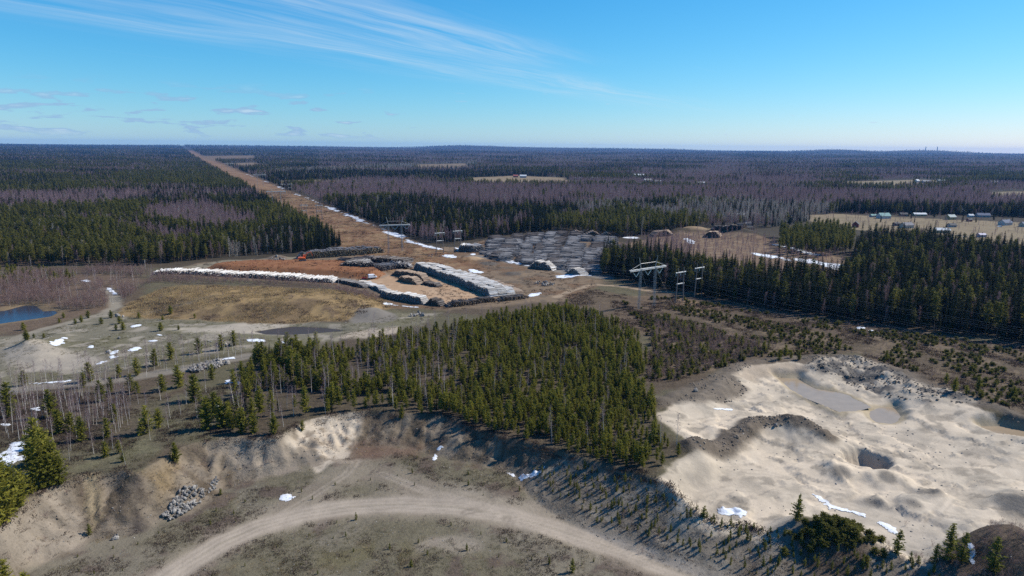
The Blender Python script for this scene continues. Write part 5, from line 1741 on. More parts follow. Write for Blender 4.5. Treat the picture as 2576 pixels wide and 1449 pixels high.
for i in range(ROWS):
    k = (i + 0.5 + 0.35 * (rng.rand() - 0.5)) / ROWS
    f = np.array([np.interp(k, np.linspace(0, 1, len(FR)), FR[:, a]) for a in (0, 1)])
    b = np.array([np.interp(np.clip(k + 0.03 * rng.normal(), 0, 1), np.linspace(0, 1, len(BK)), BK[:, a]) for a in (0, 1)])
    cuts = np.sort(np.concatenate([[0.03 * rng.normal(), 1.0 + 0.03 * rng.normal()], (np.arange(1, 5) + 0.7 * (rng.rand(4) - 0.5)) / 5]))
    for j in range(5):
        if rng.rand() < 0.07:
            continue
        sl = (rng.rand(2) - 0.5) * 4.5
        a0 = f + (b - f) * (cuts[j] + 0.003) + (sl[0], 0)
        a1 = f + (b - f) * (cuts[j + 1] - 0.006) + (sl[1], 0)
        mt = [GREYL, GREYL, [M_LOG_GREY2, M_END_GREY], DARKL][rng.randint(4)] if not (j == 4 and i < 6) else [M_LOG_DARK, M_END_TAN]
        nl += log_pile("weathered grey log pile in the %s rank, %s of the big wood yard" % (("front", "second", "middle", "fourth", "back")[j], pos[min(4, int(k * 5))]), [a0, (a0 + a1) / 2 + (rng.normal() * 0.8, 0), a1], 7.6 + 2.6 * rng.rand(),
                       1.8 + 2.5 * rng.rand(), mt, 0.52, ramp=1.5 + 3.5 * rng.rand(), seed=40 + i * 5 + j, world=True, group="piles of the big wood yard", rough=3.2, yawj=0.13)
nl += log_pile("arched dark-faced log pile at the front of the wood yard", [(1335, 672), (1365, 676), (1396, 680)], 7.0, 7.0, [M_LOG_WHITE, M_END_GREY], 0.60, ramp=9, seed=220)
nl += log_pile("small arched dark-faced log pile at the right front of the wood yard", [(1430, 688), (1450, 691), (1470, 693)], 7.0, 5.0, [M_LOG_WHITE, M_END_GREY], 0.60, ramp=6, seed=221)
for i, (x0, x1, yy, lb) in enumerate(((1432, 1468, 592, "left of the three arched piles at the back of the wood yard"), (1466, 1515, 596, "middle of the three arched piles at the back of the wood yard"), (1505, 1545, 597, "right of the three arched piles at the back of the wood yard"))):
    nl += log_pile(lb, [(x0, yy), ((x0 + x1) / 2, yy), (x1, yy)], 9.0, 7.5, [M_LOG_TAN, M_END_GREY], 0.60, ramp=12, seed=230 + i)
nl += log_pile("yellow log pile behind the spruces in the far yard", [(1640, 596), (1665, 592), (1690, 590)], 7, 5.5, TANL, 0.6, seed=140)
nl += log_pile("dark log pile on top of the far spoil heap", [(1785, 582), (1820, 577), (1860, 575), (1890, 578)], 7, 4.5, DARKL, 0.6, seed=141)
nl += log_pile("brown log pile left of the far spoil heap", [(1772, 592), (1790, 594), (1815, 596)], 7, 5.0, [M_LOG_TAN, M_END_GREY], 0.6, seed=142)
print("logs", nl)


# ------------------------------------------------------------------ small ground cover, stones
def plain(name, color, rough=0.7, metal=0.0, spec=0.4, vary=0.25, scale=1.5):
    m, t, b = new_mat(name, rough, spec)
    geo = t.n('ShaderNodeNewGeometry')
    n = t.noise(geo.outputs['Position'], scale, 4.0)
    lo = tuple(c * (1 - vary) for c in color) + (1,)
    hi = tuple(min(1, c * (1 + vary)) for c in color) + (1,)
    t.put(b.inputs['Base Color'], t.mix(n, lo, hi))
    b.inputs['Metallic'].default_value = metal
    return m


def rock_soup(seed, mat_n=0):
    r = np.random.RandomState(seed)
    ph = (1 + 5 ** 0.5) / 2
    V = np.array([(-1, ph, 0), (1, ph, 0), (-1, -ph, 0), (1, -ph, 0), (0, -1, ph), (0, 1, ph), (0, -1, -ph), (0, 1, -ph), (ph, 0, -1), (ph, 0, 1), (-ph, 0, -1), (-ph, 0, 1)], float)
    V /= np.linalg.norm(V[0])
    F = [(0, 11, 5), (0, 5, 1), (0, 1, 7), (0, 7, 10), (0, 10, 11), (1, 5, 9), (5, 11, 4), (11, 10, 2), (10, 7, 6), (7, 1, 8), (3, 9, 4), (3, 4, 2), (3, 2, 6), (3, 6, 8), (3, 8, 9), (4, 9, 5), (2, 4, 11), (6, 2, 10), (8, 6, 7), (9, 8, 1)]
    V = V * (0.75 + 0.5 * r.rand(12))[:, None] * (r.rand(3) * 0.5 + 0.75) * np.array([0.5, 0.5, 0.4])
    s = Soup()
    s.v = [V]
    s.f = [np.array(F)]
    s.m = [np.zeros(20, int)]
    s.n = 12
    return s


def tuft_soup(seed, n, h, spread, w):
    r = np.random.RandomState(seed)
    s = Soup()
    P = np.stack([r.normal(size=n) * spread * 0.5, r.normal(size=n) * spread * 0.5, np.zeros(n)], 1)
    D = np.stack([r.normal(size=n) * 0.45, r.normal(size=n) * 0.45, np.ones(n)], 1)
    D /= np.linalg.norm(D, axis=1)[:, None]
    s.tris(blades(r, P, D, h * (0.6 + 0.7 * r.rand(n)), np.full(n, w)), 0)
    return s


M_ROCK = foliage_material("stone", (0.035, 0.038, 0.042), (0.38, 0.345, 0.305), 0.85)
M_CLOD = foliage_material("dark_soil_clods", (0.07, 0.056, 0.045), (0.25, 0.205, 0.155), 0.95)
M_STRAW = foliage_material("dry_grass", (0.24, 0.16, 0.075), (0.48, 0.36, 0.19), 0.9, 0.3)
M_HEATHER = foliage_material("heather", (0.035, 0.026, 0.022), (0.105, 0.072, 0.055), 0.95, 0.2)
M_MOSSY = foliage_material("green_tufts", (0.075, 0.066, 0.030), (0.155, 0.135, 0.060), 0.95, 0.3)
M_BARKCHIP = foliage_material("bark_lumps", (0.10, 0.042, 0.022), (0.24, 0.105, 0.05), 0.95)
for kind, soups, m in (('stone', [rock_soup(600 + i) for i in range(5)], M_ROCK), ('clod', [rock_soup(620 + i) for i in range(5)], M_CLOD), ('bark_lump', [rock_soup(640 + i) for i in range(3)], M_BARKCHIP),
                       ('straw', [tuft_soup(660 + i, 26, 0.55, 0.8, 0.07) for i in range(3)], M_STRAW),
                       ('heather', [tuft_soup(680 + i, 34, 0.28, 0.9, 0.09) for i in range(3)], M_HEATHER),
                       ('green_tuft', [tuft_soup(690 + i, 30, 0.22, 0.9, 0.10) for i in range(3)], M_MOSSY)):
    c = bpy.data.collections.new(kind + "_library")
    FULL[kind] = c
    VAR[kind] = (soups, m, m)
    PARTS[kind] = []
    for i, sp in enumerate(soups):
        me = sp.mesh(kind, [m])
        c.objects.link(bpy.data.objects.new("%s_kind_%d" % (kind, i), me))
        PARTS[kind].append(me)


def cover(name, label, cat, kind, P, step, thr, seed, s0, s1, size=9.0, avoid=(), prob=1.0):
    p = jitter_grid(P, step, rng)
    n_ = fbm(p[:, 0], p[:, 1], size, 3, seed)
    p = p[(n_ > thr) & (rng.rand(len(p)) < prob)]
    for A, dd in avoid:
        p = p[off_line(p, A, dd)]
    mass(name, label, cat, kind, p, s0 + (s1 - s0) * rng.rand(len(p)) ** 1.6, rng)


PITF = hit([(100, 1449), (250, 1380), (480, 1305), (620, 1235), (760, 1200), (890, 1150), (1000, 1135), (1120, 1165), (1260, 1180), (1330, 1230), (1420, 1300), (1560, 1380), (1760, 1449)])
cover("pit_heather", "dark heather clumps spotting the floor of the front pit", "heather", 'heather', PITF, 0.9, 0.52, 701, 0.5, 1.5, 7, ((TR1, 4.5), (TR2, 4.0)), 0.6)
cover("pit_moss", "green-brown tufts on the floor of the front pit", "tufts", 'green_tuft', PITF, 1.1, 0.50, 702, 0.4, 1.3, 9, ((TR1, 5.0), (TR2, 4.5)), 0.6)
cover("pit_stones", "loose stones strewn over the front pit", "stones", 'stone', RIM_POLY, 1.7, 0.48, 703, 0.08, 0.40, 12, ((TR1, 4.0),), 0.5)
cover("heath_heather", "dark heather on the left heath", "heather", 'heather', L_HEATH, 0.95, 0.47, 704, 0.6, 2.0, 8, (), 0.7)
cover("heath_moss", "greenish tufts on the left heath", "tufts", 'green_tuft', L_HEATH, 1.2, 0.5, 705, 0.5, 1.6, 8, (), 0.6)
cover("right_heather", "dark heather over the right heath", "heather", 'heather', HEATH_R, 1.35, 0.46, 706, 0.9, 2.6, 10, (), 0.7)
cover("track_heather", "heather and weeds beside the right lane", "heather", 'heather', hit([(1380, 775), (1420, 745), (1500, 728), (1600, 745), (1700, 745), (1660, 830), (1600, 840), (1500, 795), (1420, 782)]), 1.6, 0.44, 731, 0.9, 2.6, 10, (), 0.7)
cover("right_straw", "pale dry grass over the right heath", "grass", 'straw', HEATH_R, 2.0, 0.5, 707, 0.5, 1.2, 12, (), 0.6)
cover("slope_heather", "heather and dead tufts on the sapling slope", "heather", 'heather', SLOPE_R, 0.9, 0.46, 708, 0.4, 1.4, 6, (), 0.7)
cover("mound_grass", "tufts of straw-coloured dry grass on the mound", "grass", 'straw', MOUND, 1.25, 0.40, 709, 0.8, 2.2, 14, (), 0.7)
cover("mound_heather", "dark dead weeds on the grassy mound", "weeds", 'heather', MOUND, 1.8, 0.54, 710, 1.0, 3.0, 10, (), 0.7)
cover("wall_tufts", "dead grass hanging on the walls of the front pit", "grass", 'straw', SANDF if False else RIM_POLY, 1.6, 0.60, 711, 0.4, 1.0, 5, ((TR1, 9.0), (TR2, 9.0)), 0.4)
wp = jitter_grid(RIM_POLY, 1.0, rng)
wp = wp[(wp[:, 1] > 110) & ~inside(wp[:, 0], wp[:, 1], TOE_POLY)]
wn = fbm(wp[:, 0], wp[:, 1], 6, 3, 741)
q_ = wp[(wn > 0.52) & (rng.rand(len(wp)) < 0.45)]
mass("wall_clods", "dark clods and roots stuck in the walls of the front pit", "clods", 'clod', q_, 0.12 + 0.5 * rng.rand(len(q_)) ** 2, rng)
q_ = wp[(wn < 0.47) & (rng.rand(len(wp)) < 0.10)]
mass("wall_twigs", "bare twiggy bushes on the walls of the front pit", "twigs", 'twig_bush', q_, 0.3 + 0.6 * rng.rand(len(q_)), rng)
q_ = wp[(rng.rand(len(wp)) < 0.28) & (ldist(wp[:, 0], wp[:, 1], SANDF, 40) > 3)]
mass("wall_heather", "heather and dead tufts creeping over the walls of the front pit", "heather", 'heather', q_, 0.3 + 0.7 * rng.rand(len(q_)), rng)
rs_ = np.concatenate([[0], np.cumsum(np.linalg.norm(np.diff(rim, axis=0), axis=1))])
ra = rng.rand(900) * rs_[-1]
rp = np.stack([np.interp(ra, rs_, rim[:, 0]), np.interp(ra, rs_, rim[:, 1])], 1) + rng.normal(size=(900, 2)) * 0.9
rp = rp[fbm(rp[:, 0], rp[:, 1], 8, 2, 742) > 0.42]
mass("rim_turf", "dark turf and heather hanging over the rim of the front pit", "turf", 'heather', rp, 0.9 + 1.3 * rng.rand(len(rp)), rng)
q_ = jitter_grid(PITF, 3.2, rng)
q_ = q_[(ldist(q_[:, 0], q_[:, 1], TR1, 40) > 6) & (fbm(q_[:, 0], q_[:, 1], 14, 2, 743) > 0.5)]
mass("floor_twigs", "reddish bare twigs on the floor of the front pit", "twigs", 'twig_bush', q_, 0.2 + 0.35 * rng.rand(len(q_)), rng)
cover("spoil_clods", "dark clods of soil on the spoil banks behind the quarry", "clods", 'clod', SPOIL, 1.0, 0.48, 712, 0.15, 1.1, 7, (), 0.6)
cover("inner_clods", "grey clods on the inner spoil heaps of the quarry", "clods", 'clod', SPOIL_IN, 0.9, 0.46, 713, 0.15, 1.2, 6, (), 0.6)
bp = np.vstack([BERM + np.array([0, 4.0]), (BERM - np.array([0, 4.0]))[::-1]])
cover("berm_clods", "dark clods and roots along the berm in the quarry", "clods", 'clod', bp, 0.8, 0.38, 714, 0.15, 1.1, 6, (), 0.65)
cover("quarry_stones", "loose stones on the quarry sand", "stones", 'stone', QUARRY, 2.2, 0.55, 715, 0.15, 0.7, 9, (), 0.5)
cover("bark_lumps", "coarse bark lumps on the slope of the bark heap", "bark", 'bark_lump', HEAP, 1.3, 0.45, 716, 0.3, 1.3, 8, (), 0.6)
cover("yard_weeds", "dead weeds over the rough ground of the log yard", "weeds", 'heather', YARD_ALL, 3.0, 0.52, 717, 0.8, 2.6, 20, (), 0.6)
cover("open_tufts", "green-brown tufts on the open ground at left", "tufts", 'green_tuft', L_OPEN, 1.6, 0.5, 718, 0.5, 1.6, 10, (), 0.6)
cover("open_stones", "loose stones on the open ground at left", "stones", 'stone', L_OPEN, 2.6, 0.45, 719, 0.15, 0.7, 10, (), 0.5)
cw = [C2 + CDIR * u + CN * v for u, v in ((-60, CL_L), (900, CL_L), (900, CL_R), (-60, CL_R))]
cover("clearing_weeds", "brown dead weeds in the power line clearing", "weeds", 'heather', np.array(cw), 3.2, 0.46, 720, 1.0, 3.0, 16, (), 0.6)
cover("clearing_grass", "straw-coloured grass in the power line clearing", "grass", 'straw', np.array(cw), 3.4, 0.44, 721, 0.8, 2.2, 18, (), 0.6)


def stone_pile(label, spots, s0, s1, seed, lift=0.0):
    r = np.random.RandomState(seed)
    c = spots.mean(0)
    e = bpy.data.objects.new("rock_pile", None)
    link(e)
    e.location = (c[0], c[1], float(H(c[0], c[1])))
    tag(e, label, "rock pile")
    z = H(spots[:, 0], spots[:, 1])
    for i in range(len(spots)):
        o = bpy.data.objects.new("rock", PARTS['stone'][r.randint(5)])
        link(o)
        o.parent = e
        s = s0 + (s1 - s0) * r.rand() ** 2.2
        o.scale = (s * (0.8 + 0.5 * r.rand()), s, s * (0.7 + 0.5 * r.rand()))
        o.rotation_euler = (r.rand() * 6, r.rand() * 6, r.rand() * 6)
        o.location = (spots[i, 0] - c[0], spots[i, 1] - c[1], z[i] - e.location[2] + 0.15 * s + lift * r.rand())
    return e


def spots_in(P, n, r):
    P = np.asarray(P)
    out = []
    while len(out) < n:
        q = P.min(0) + r.rand(2) * (P.max(0) - P.min(0))
        if inside(q[:1], q[1:], P)[0]:
            out.append(q)
    return np.array(out)


rr = np.random.RandomState(31)
stone_pile("large pile of grey and white rocks at the foot of the pit slope", spots_in(hit([(404, 1300), (430, 1275), (450, 1240), (490, 1222), (526, 1236), (500, 1270), (470, 1290), (430, 1312)]), 290, rr), 0.28, 1.35, 1, 0.4)
stone_pile("thin trail of rocks climbing the pit slope above the large rock pile", spots_in(hit([(520, 1240), (530, 1215), (548, 1198), (556, 1202), (540, 1230), (530, 1245)]), 40, rr), 0.4, 1.1, 2)
stone_pile("small cluster of pale rocks at the foot of the brown slope", spots_in(hit([(280, 1350), (295, 1345), (300, 1358), (280, 1362)]), 14, rr), 0.5, 1.5, 3)
stone_pile("dark stone bank left of the dense stand", spots_in(hit([(470, 932), (500, 918), (545, 908), (580, 912), (560, 925), (520, 932), (490, 940)]), 150, rr), 0.6, 2.0, 4, 0.8)
stone_pile("broken stones along the bank farther left of the pool", spots_in(hit([(470, 862), (520, 858), (600, 862), (580, 872), (500, 872)]), 45, rr), 0.5, 1.6, 5)
stone_pile("grey boulders at the foot of the brown jagged log pile", spots_in(hit([(1034, 796), (1040, 786), (1075, 790), (1070, 798)]), 22, rr), 0.8, 2.6, 6, 0.5)
stone_pile("white rubble heap on the rough ground right of the white piles", spots_in(hit([(1340, 716), (1360, 708), (1400, 714), (1380, 722)]), 60, rr), 0.6, 2.0, 7, 0.6)
stone_pile("white stones beside the dirt heaps below the H-frame pylons", spots_in(hit([(1070, 645), (1085, 640), (1120, 642), (1170, 648), (1120, 650)]), 30, rr), 0.6, 1.8, 8)
stone_pile("dark debris heap left of the orange excavator", spots_in(hit([(672, 652), (690, 646), (712, 648), (720, 654), (690, 656)]), 50, rr), 0.6, 2.0, 9, 1.0)
BLD = [(297, 797, 2.8, "large dark boulder by the lane, snow behind it"), (300, 852, 1.7, "blue-grey boulder alone on the open ground"), (273, 888, 1.9, "pinkish boulder beside the big streaky snow patch"), (310, 797, 1.4, "small boulder right of the large dark one"),
       (705, 868, 2.4, "dark boulder beside the snow near the brown pool"), (1950, 1073, 1.6, "grey block on top of the quarry berm"), (1750, 985, 2.0, "grey boulder on the spoil bank left of the quarry"), (2205, 1470, 1.0, "small stone at the lower right slope")]
for (a, b, s, lb) in BLD[:7]:
    q = hit([(a, b)])[0]
    o = obj("boulder", PARTS['stone'][rr.randint(5)], None, (q[0], q[1], float(H(*q)) + 0.25 * s), (rr.rand() * 6, rr.rand() * 6, rr.rand() * 6), (s * 1.2, s, s))
    tag(o, lb, "boulder")

# ------------------------------------------------------------------ power lines
M_STEEL = plain("galvanised_steel", (0.26, 0.28, 0.285), 0.45, 0.0, 0.5, 0.12)
M_GLASS_INS = plain("glass_insulator", (0.34, 0.45, 0.45), 0.2, 0.0, 0.7, 0.1)
M_POLE = plain("weathered_pole", (0.16, 0.135, 0.12), 0.9, 0.0, 0.2, 0.3)
M_ARM = plain("grey_cross_beam", (0.40, 0.41, 0.40), 0.6, 0.0, 0.4, 0.15)
M_CABLE = plain("cable", (0.09, 0.09, 0.10), 0.4, 0.0, 0.5, 0.1)


def beam(s, a, b, r, mat=0, sides=4, r2=None):
    s.tube(np.array([a, b], float), [r, r if r2 is None else r2], mat, sides)


def lattice(s, a, b, w0, w1, n, r):
    """square lattice mast from a to b"""
    a = np.array(a, float)
    b = np.array(b, float)
    d = (b - a) / np.linalg.norm(b - a)
    u = np.cross(d, (0.0, 1.0, 0.02) if abs(d[1]) < 0.9 else (1, 0, 0))
    u /= np.linalg.norm(u)
    v = np.cross(d, u)

    def corner(k, f):
        w = (w0 + (w1 - w0) * f) * 0.5
        sg = ((-1, -1), (1, -1), (1, 1), (-1, 1))[k % 4]
        return a + (b - a) * f + u * sg[0] * w + v * sg[1] * w
    for k in range(4):
        beam(s, corner(k, 0), corner(k, 1), r)
        for i in range(n):
            beam(s, corner(k + (i % 2), i / n), corner(k + 1 - (i % 2), (i + 1) / n), r * 0.6, 0, 3)


def portal_pylon(label, base, yaw, arm_h=21.5, half=13.0, legs=5.4, group=None):
    e = bpy.data.objects.new("transmission_pylon", None)
    link(e)
    z0 = float(H(base[0], base[1]))
    e.location = (base[0], base[1], z0)
    e.rotation_euler = (0, 0, yaw)
    for sg in (-1, 1):
        s = Soup()
        lattice(s, (sg * (legs + 0.5), 0, -0.2), (sg * legs, 0, arm_h + 0.5), 0.9, 0.9, 18, 0.075)
        obj("mast", s.mesh("mast", [M_STEEL]), e)
        s = Soup()
        beam(s, (sg * legs, 0, arm_h + 0.4), (sg * (legs + 1.6), 0, arm_h + 6.6), 0.22, 0, 4, 0.12)
        obj("earth_wire_peak", s.mesh("earth_wire_peak", [M_STEEL]), e)
        for gy_ in (-1, 1):
            s = Soup()
            beam(s, (sg * legs, 0, arm_h), (sg * (legs + 2.5), gy_ * 13, 0.0), 0.03, 0, 3)
            obj("guy_wire", s.mesh("guy_wire", [M_CABLE]), e)
    s = Soup()
    lattice(s, (-half, 0, arm_h), (half, 0, arm_h), 0.75, 0.75, 24, 0.10)
    s.tube([(-half, 0, arm_h - 0.1), (half, 0, arm_h - 0.1)], [0.33, 0.33], 0, 6)
    obj("cross_arm", s.mesh("cross_arm", [M_ARM]), e)
    s = Soup()
    for a, b in (((-half, 0, arm_h + 0.3), (-legs, 0, arm_h + 3.2)), ((-legs, 0, arm_h + 3.2), (legs, 0, arm_h + 3.2)), ((legs, 0, arm_h + 3.2), (half, 0, arm_h + 0.3))):
        beam(s, a, b, 0.10)
    obj("stay_bar", s.mesh("stay_bar", [M_STEEL]), e)
    pts = []
    for k in (-1, 0, 1):
        x0 = k * 9.4
        low = (x0, 0, arm_h - 3.6)
        for sg in (-1, 1):
            s = Soup()
            a = np.array((x0 + sg * 3.0, 0, arm_h - 0.4))
            b = np.array(low)
            q = np.linspace(0, 1, 15)
            s.tube(a + (b - a) * q[:, None], [0.20 if i % 2 else 0.11 for i in range(15)], 0, 6)
            obj("insulator_string", s.mesh("insulator_string", [M_GLASS_INS]), e)
        pts.append(low)
    tag(e, label, "pylon", group)
    c, sn = math.cos(yaw), math.sin(yaw)
    return [np.array((base[0] + p[0] * c - p[1] * sn, base[1] + p[0] * sn + p[1] * c, z0 + p[2])) for p in pts] + \
           [np.array((base[0] + sg * (legs + 1.6) * c, base[1] + sg * (legs + 1.6) * sn, z0 + arm_h + 6.6)) for sg in (-1, 1)]


def h_frame(label, base, yaw, arm_h=17.0, legs=2.8, half=4.4, group=None):
    e = bpy.data.objects.new("h_frame_pole", None)
    link(e)
    z0 = float(H(base[0], base[1]))
    e.location = (base[0], base[1], z0)
    e.rotation_euler = (0, 0, yaw)
    for sg in (-1, 1):
        s = Soup()
        s.tube([(sg * (legs + 0.7), 0, -0.3), (sg * legs, 0, arm_h * 0.6), (sg * (legs - 0.3), 0, arm_h + 2.6)], [0.34, 0.29, 0.22], 0, 7)
        obj("pole", s.mesh("pole", [M_POLE]), e)
    for nm, z, hf, r in (("cross_arm", arm_h, half, 0.36), ("cross_beam", arm_h * 0.62, legs + 0.6, 0.33)):
        s = Soup()
        s.tube([(-hf, 0.1, z), (hf, 0.1, z)], [r, r], 0, 6)
        obj(nm, s.mesh(nm, [M_ARM]), e)
    pts = []
    for k in (-1, 0, 1):
        s = Soup()
        a = np.array((k * (half - 0.3), 0.1, arm_h - 0.2))
        b = a + (0, 0, -1.7)
        q = np.linspace(0, 1, 9)
        s.tube(a + (b - a) * q[:, None], [0.16 if i % 2 else 0.09 for i in range(9)], 0, 6)
        obj("insulator_string", s.mesh("insulator_string", [M_GLASS_INS]), e)
        pts.append(b)
    tag(e, label, "power pole", group)
    c, sn = math.cos(yaw), math.sin(yaw)
    return [np.array((base[0] + p[0] * c - p[1] * sn, base[1] + p[0] * sn + p[1] * c, z0 + p[2])) for p in pts]


def g(px, py):
    return hit([(px, py)])[0]


yaw2 = math.atan2(CN[1], CN[0])
yaw1 = math.radians(38)
ym = math.radians(34)
A1 = portal_pylon("nearest big steel portal pylon with V-shaped insulators, beside the right forest", (g(1599, 778) + g(1652, 769)) / 2, yaw1, 21.5, 14.5, 5.8)
A2 = portal_pylon("big steel portal pylon at the bend of the clearing, behind the log yard", g(995, 634), math.radians(20), 22, 12.5, 5.2)
A3 = portal_pylon("third big portal pylon up the clearing, against the dark spruces", g(697, 524), yaw2, 23, 13.0, 5.4)
A4 = portal_pylon("fourth portal pylon, small in the distance of the clearing", C2 + CDIR * 1010, yaw2, 24, 13.0, 5.4)
A5 = portal_pylon("farthest portal pylon visible in the clearing", C2 + CDIR * 1900, yaw2, 25, 13.0, 5.4)
HB1 = h_frame("left of the two H-frame poles beside the nearest big pylon", (g(1696, 762) + g(1721, 757)) / 2, yaw1)
HB2 = h_frame("H-frame pole below the pale snow strip, left of the two behind the log yard", (g(1094, 637) + g(1119, 638)) / 2, ym, 16.5)
HB3 = h_frame("dark H-frame pole up the clearing, left of its neighbour", (g(757, 553) + g(775, 553)) / 2, yaw2)
HC1 = h_frame("right of the two H-frame poles beside the nearest big pylon", (g(1744, 745) + g(1767, 746)) / 2, yaw1)
HC2 = h_frame("H-frame pole next to the pale log pile, right of the two behind the log yard", (g(1138, 632) + g(1165, 631)) / 2, ym, 16.5)
HC3 = h_frame("H-frame pole up the clearing against the snow drift, right of its neighbour", (g(794, 555) + g(813, 552)) / 2, yaw2)
HB4 = h_frame("distant H-frame pole in the clearing, left one", C2 + CDIR * 760 + CN * 12, yaw2)
HC4 = h_frame("distant H-frame pole in the clearing, right one", C2 + CDIR * 760 + CN * 24, yaw2)


def cable(label, pts, sag, r, group):
    s = Soup()
    out = []
    for i in range(len(pts) - 1):
        a, b = pts[i], pts[i + 1]
        for q in np.linspace(0, 1, 14)[:(14 if i == len(pts) - 2 else 13)]:
            p = a + (b - a) * q
            p = p - np.array((0, 0, sag * 4 * q * (1 - q) * min(1.3, np.linalg.norm(b - a) / 300)))
            out.append(p)
    s.tube(np.array(out), [r] * len(out), 0, 3)
    tag(obj("power_cable", s.mesh("power_cable", [M_CABLE])), label, "cable", group)


dR = np.array((0.70, -0.714, 0.0))
side = ("left", "middle", "right")
for k in range(3):
    cable("%s conductor of the big pylon line" % side[k], [A1[k] + dR * 330, A1[k], A2[k], A3[k], A4[k], A5[k]], 7.0, 0.028, "conductors of the big line")
    cable("%s wire of the left H-frame line" % side[k], [HB1[k] + dR * 330, HB1[k], HB2[k], HB3[k], HB4[k]], 5.0, 0.02, "wires of the left H-frame line")
    cable("%s wire of the right H-frame line" % side[k], [HC1[k] + dR * 330, HC1[k], HC2[k], HC3[k], HC4[k]], 5.0, 0.02, "wires of the right H-frame line")
for k in (3, 4):
    cable("%s earth wire on the peaks of the big pylons" % side[(k - 3) * 2], [A1[k] + dR * 330, A1[k], A2[k], A3[k], A4[k], A5[k]], 5.0, 0.02, "earth wires")
M_POST = plain("grey_post", (0.42, 0.40, 0.37), 0.8)
for (a, b, hgt, lb) in ((836, 716, 5.0, "left grey post before the long pile's end"), (852, 719, 5.0, "right grey post before the long pile's end"), (366, 678, 7.0, "lone thin post at the left end of the long log pile")):
    q = g(a, b)
    s = Soup()
    s.tube([(0, 0, -0.2), (0, 0, hgt)], [0.13, 0.10], 0, 6)
    s.tube([(-0.5, 0, hgt - 0.5), (0.5, 0, hgt - 0.5)], [0.06, 0.06], 0, 4)
    tag(obj("post", s.mesh("post", [M_POST]), None, (q[0], q[1], float(H(*q)))), lb, "post")


# ------------------------------------------------------------------ boxes, vehicles
def prism(name, pts, x0, x1, mat, parent, bevel=0.0):
    """side outline (y, z) pushed out along x"""
    n = len(pts)
    V = [(x0, y, z) for y, z in pts] + [(x1, y, z) for y, z in pts]
    F = [list(range(n))[::-1], [n + i for i in range(n)]] + [[i, (i + 1) % n, n + (i + 1) % n, n + i] for i in range(n)]
    me = bpy.data.meshes.new(name)
    me.from_pydata(V, [], F)
    me.materials.append(mat)
    me.update()
    o = obj(name, me, parent)
    if bevel:
        b = o.modifiers.new("soft", 'BEVEL')
        b.width = bevel
        b.segments = 2
        b.limit_method = 'ANGLE'
    return o


def boxp(name, x0, x1, y0, y1, z0, z1, mat, parent, bevel=0.0):
    return prism(name, [(y0, z0), (y1, z0), (y1, z1), (y0, z1)], x0, x1, mat, parent, bevel)


def wheel(parent, x, y, r, w, mt, mr):
    s = Soup()
    n = 14
    a = np.arange(n) * 2 * math.pi / n
    V = np.vstack([np.stack([np.full(n, xx), y + rr_ * np.cos(a), r + rr_ * np.sin(a)], 1) for xx, rr_ in ((x - w / 2, r * 0.9), (x - w / 2 * 0.7, r), (x + w / 2 * 0.7, r), (x + w / 2, r * 0.9))])
    F = []
    for k in range(3):
        for i in range(n):
            j = (i + 1) % n
            F += [(k * n + i, k * n + j, (k + 1) * n + j), (k * n + i, (k + 1) * n + j, (k + 1) * n + i)]
    for i in range(1, n - 1):
        F += [(0, i + 1, i), (3 * n, 3 * n + i, 3 * n + i + 1)]
    o = obj("wheel", mesh_np("wheel", V, np.array(F), [mt]), parent)
    sg = 1 if x > 0 else -1
    V = [(x + sg * (w / 2 + 0.01), y, r)] + [(x + sg * (w / 2 + 0.01), y + r * 0.6 * math.cos(t), r + r * 0.6 * math.sin(t)) for t in a]
    F = [(0, i + 1, (i + 1) % n + 1) for i in range(n)]
    obj("hubcap", mesh_np("hubcap", V, np.array(F), [mr]), o)


M_WHITE = plain("white_paint", (0.82, 0.83, 0.84), 0.3, 0.0, 0.5, 0.03)
M_DARKGLASS = plain("tinted_window", (0.02, 0.024, 0.03), 0.08, 0.0, 0.7, 0.1)
M_TYRE = plain("rubber", (0.022, 0.022, 0.022), 0.85)
M_RIM = plain("wheel_rim", (0.4, 0.4, 0.41), 0.35, 0.6)
M_RED = plain("red_paint", (0.42, 0.03, 0.045), 0.4, 0.0, 0.5, 0.12)
M_ORANGE = plain("orange_paint", (0.78, 0.14, 0.02), 0.4, 0.0, 0.5, 0.1)
M_DKGREY = plain("dark_steel", (0.055, 0.055, 0.055), 0.7, 0.0, 0.4, 0.2)
M_LAMP = plain("lamp_glass", (0.75, 0.75, 0.70), 0.15)
M_TAIL = plain("tail_lamp", (0.35, 0.02, 0.02), 0.25)


def root(name, q, yaw, label, cat, dz=0.0, scale=1.0, group=None):
    e = bpy.data.objects.new(name, None)
    link(e)
    e.location = (q[0], q[1], float(H(*q)) + dz)
    e.rotation_euler = (0, 0, yaw)
    e.scale = (scale, scale, scale)
    return tag(e, label, cat, group)


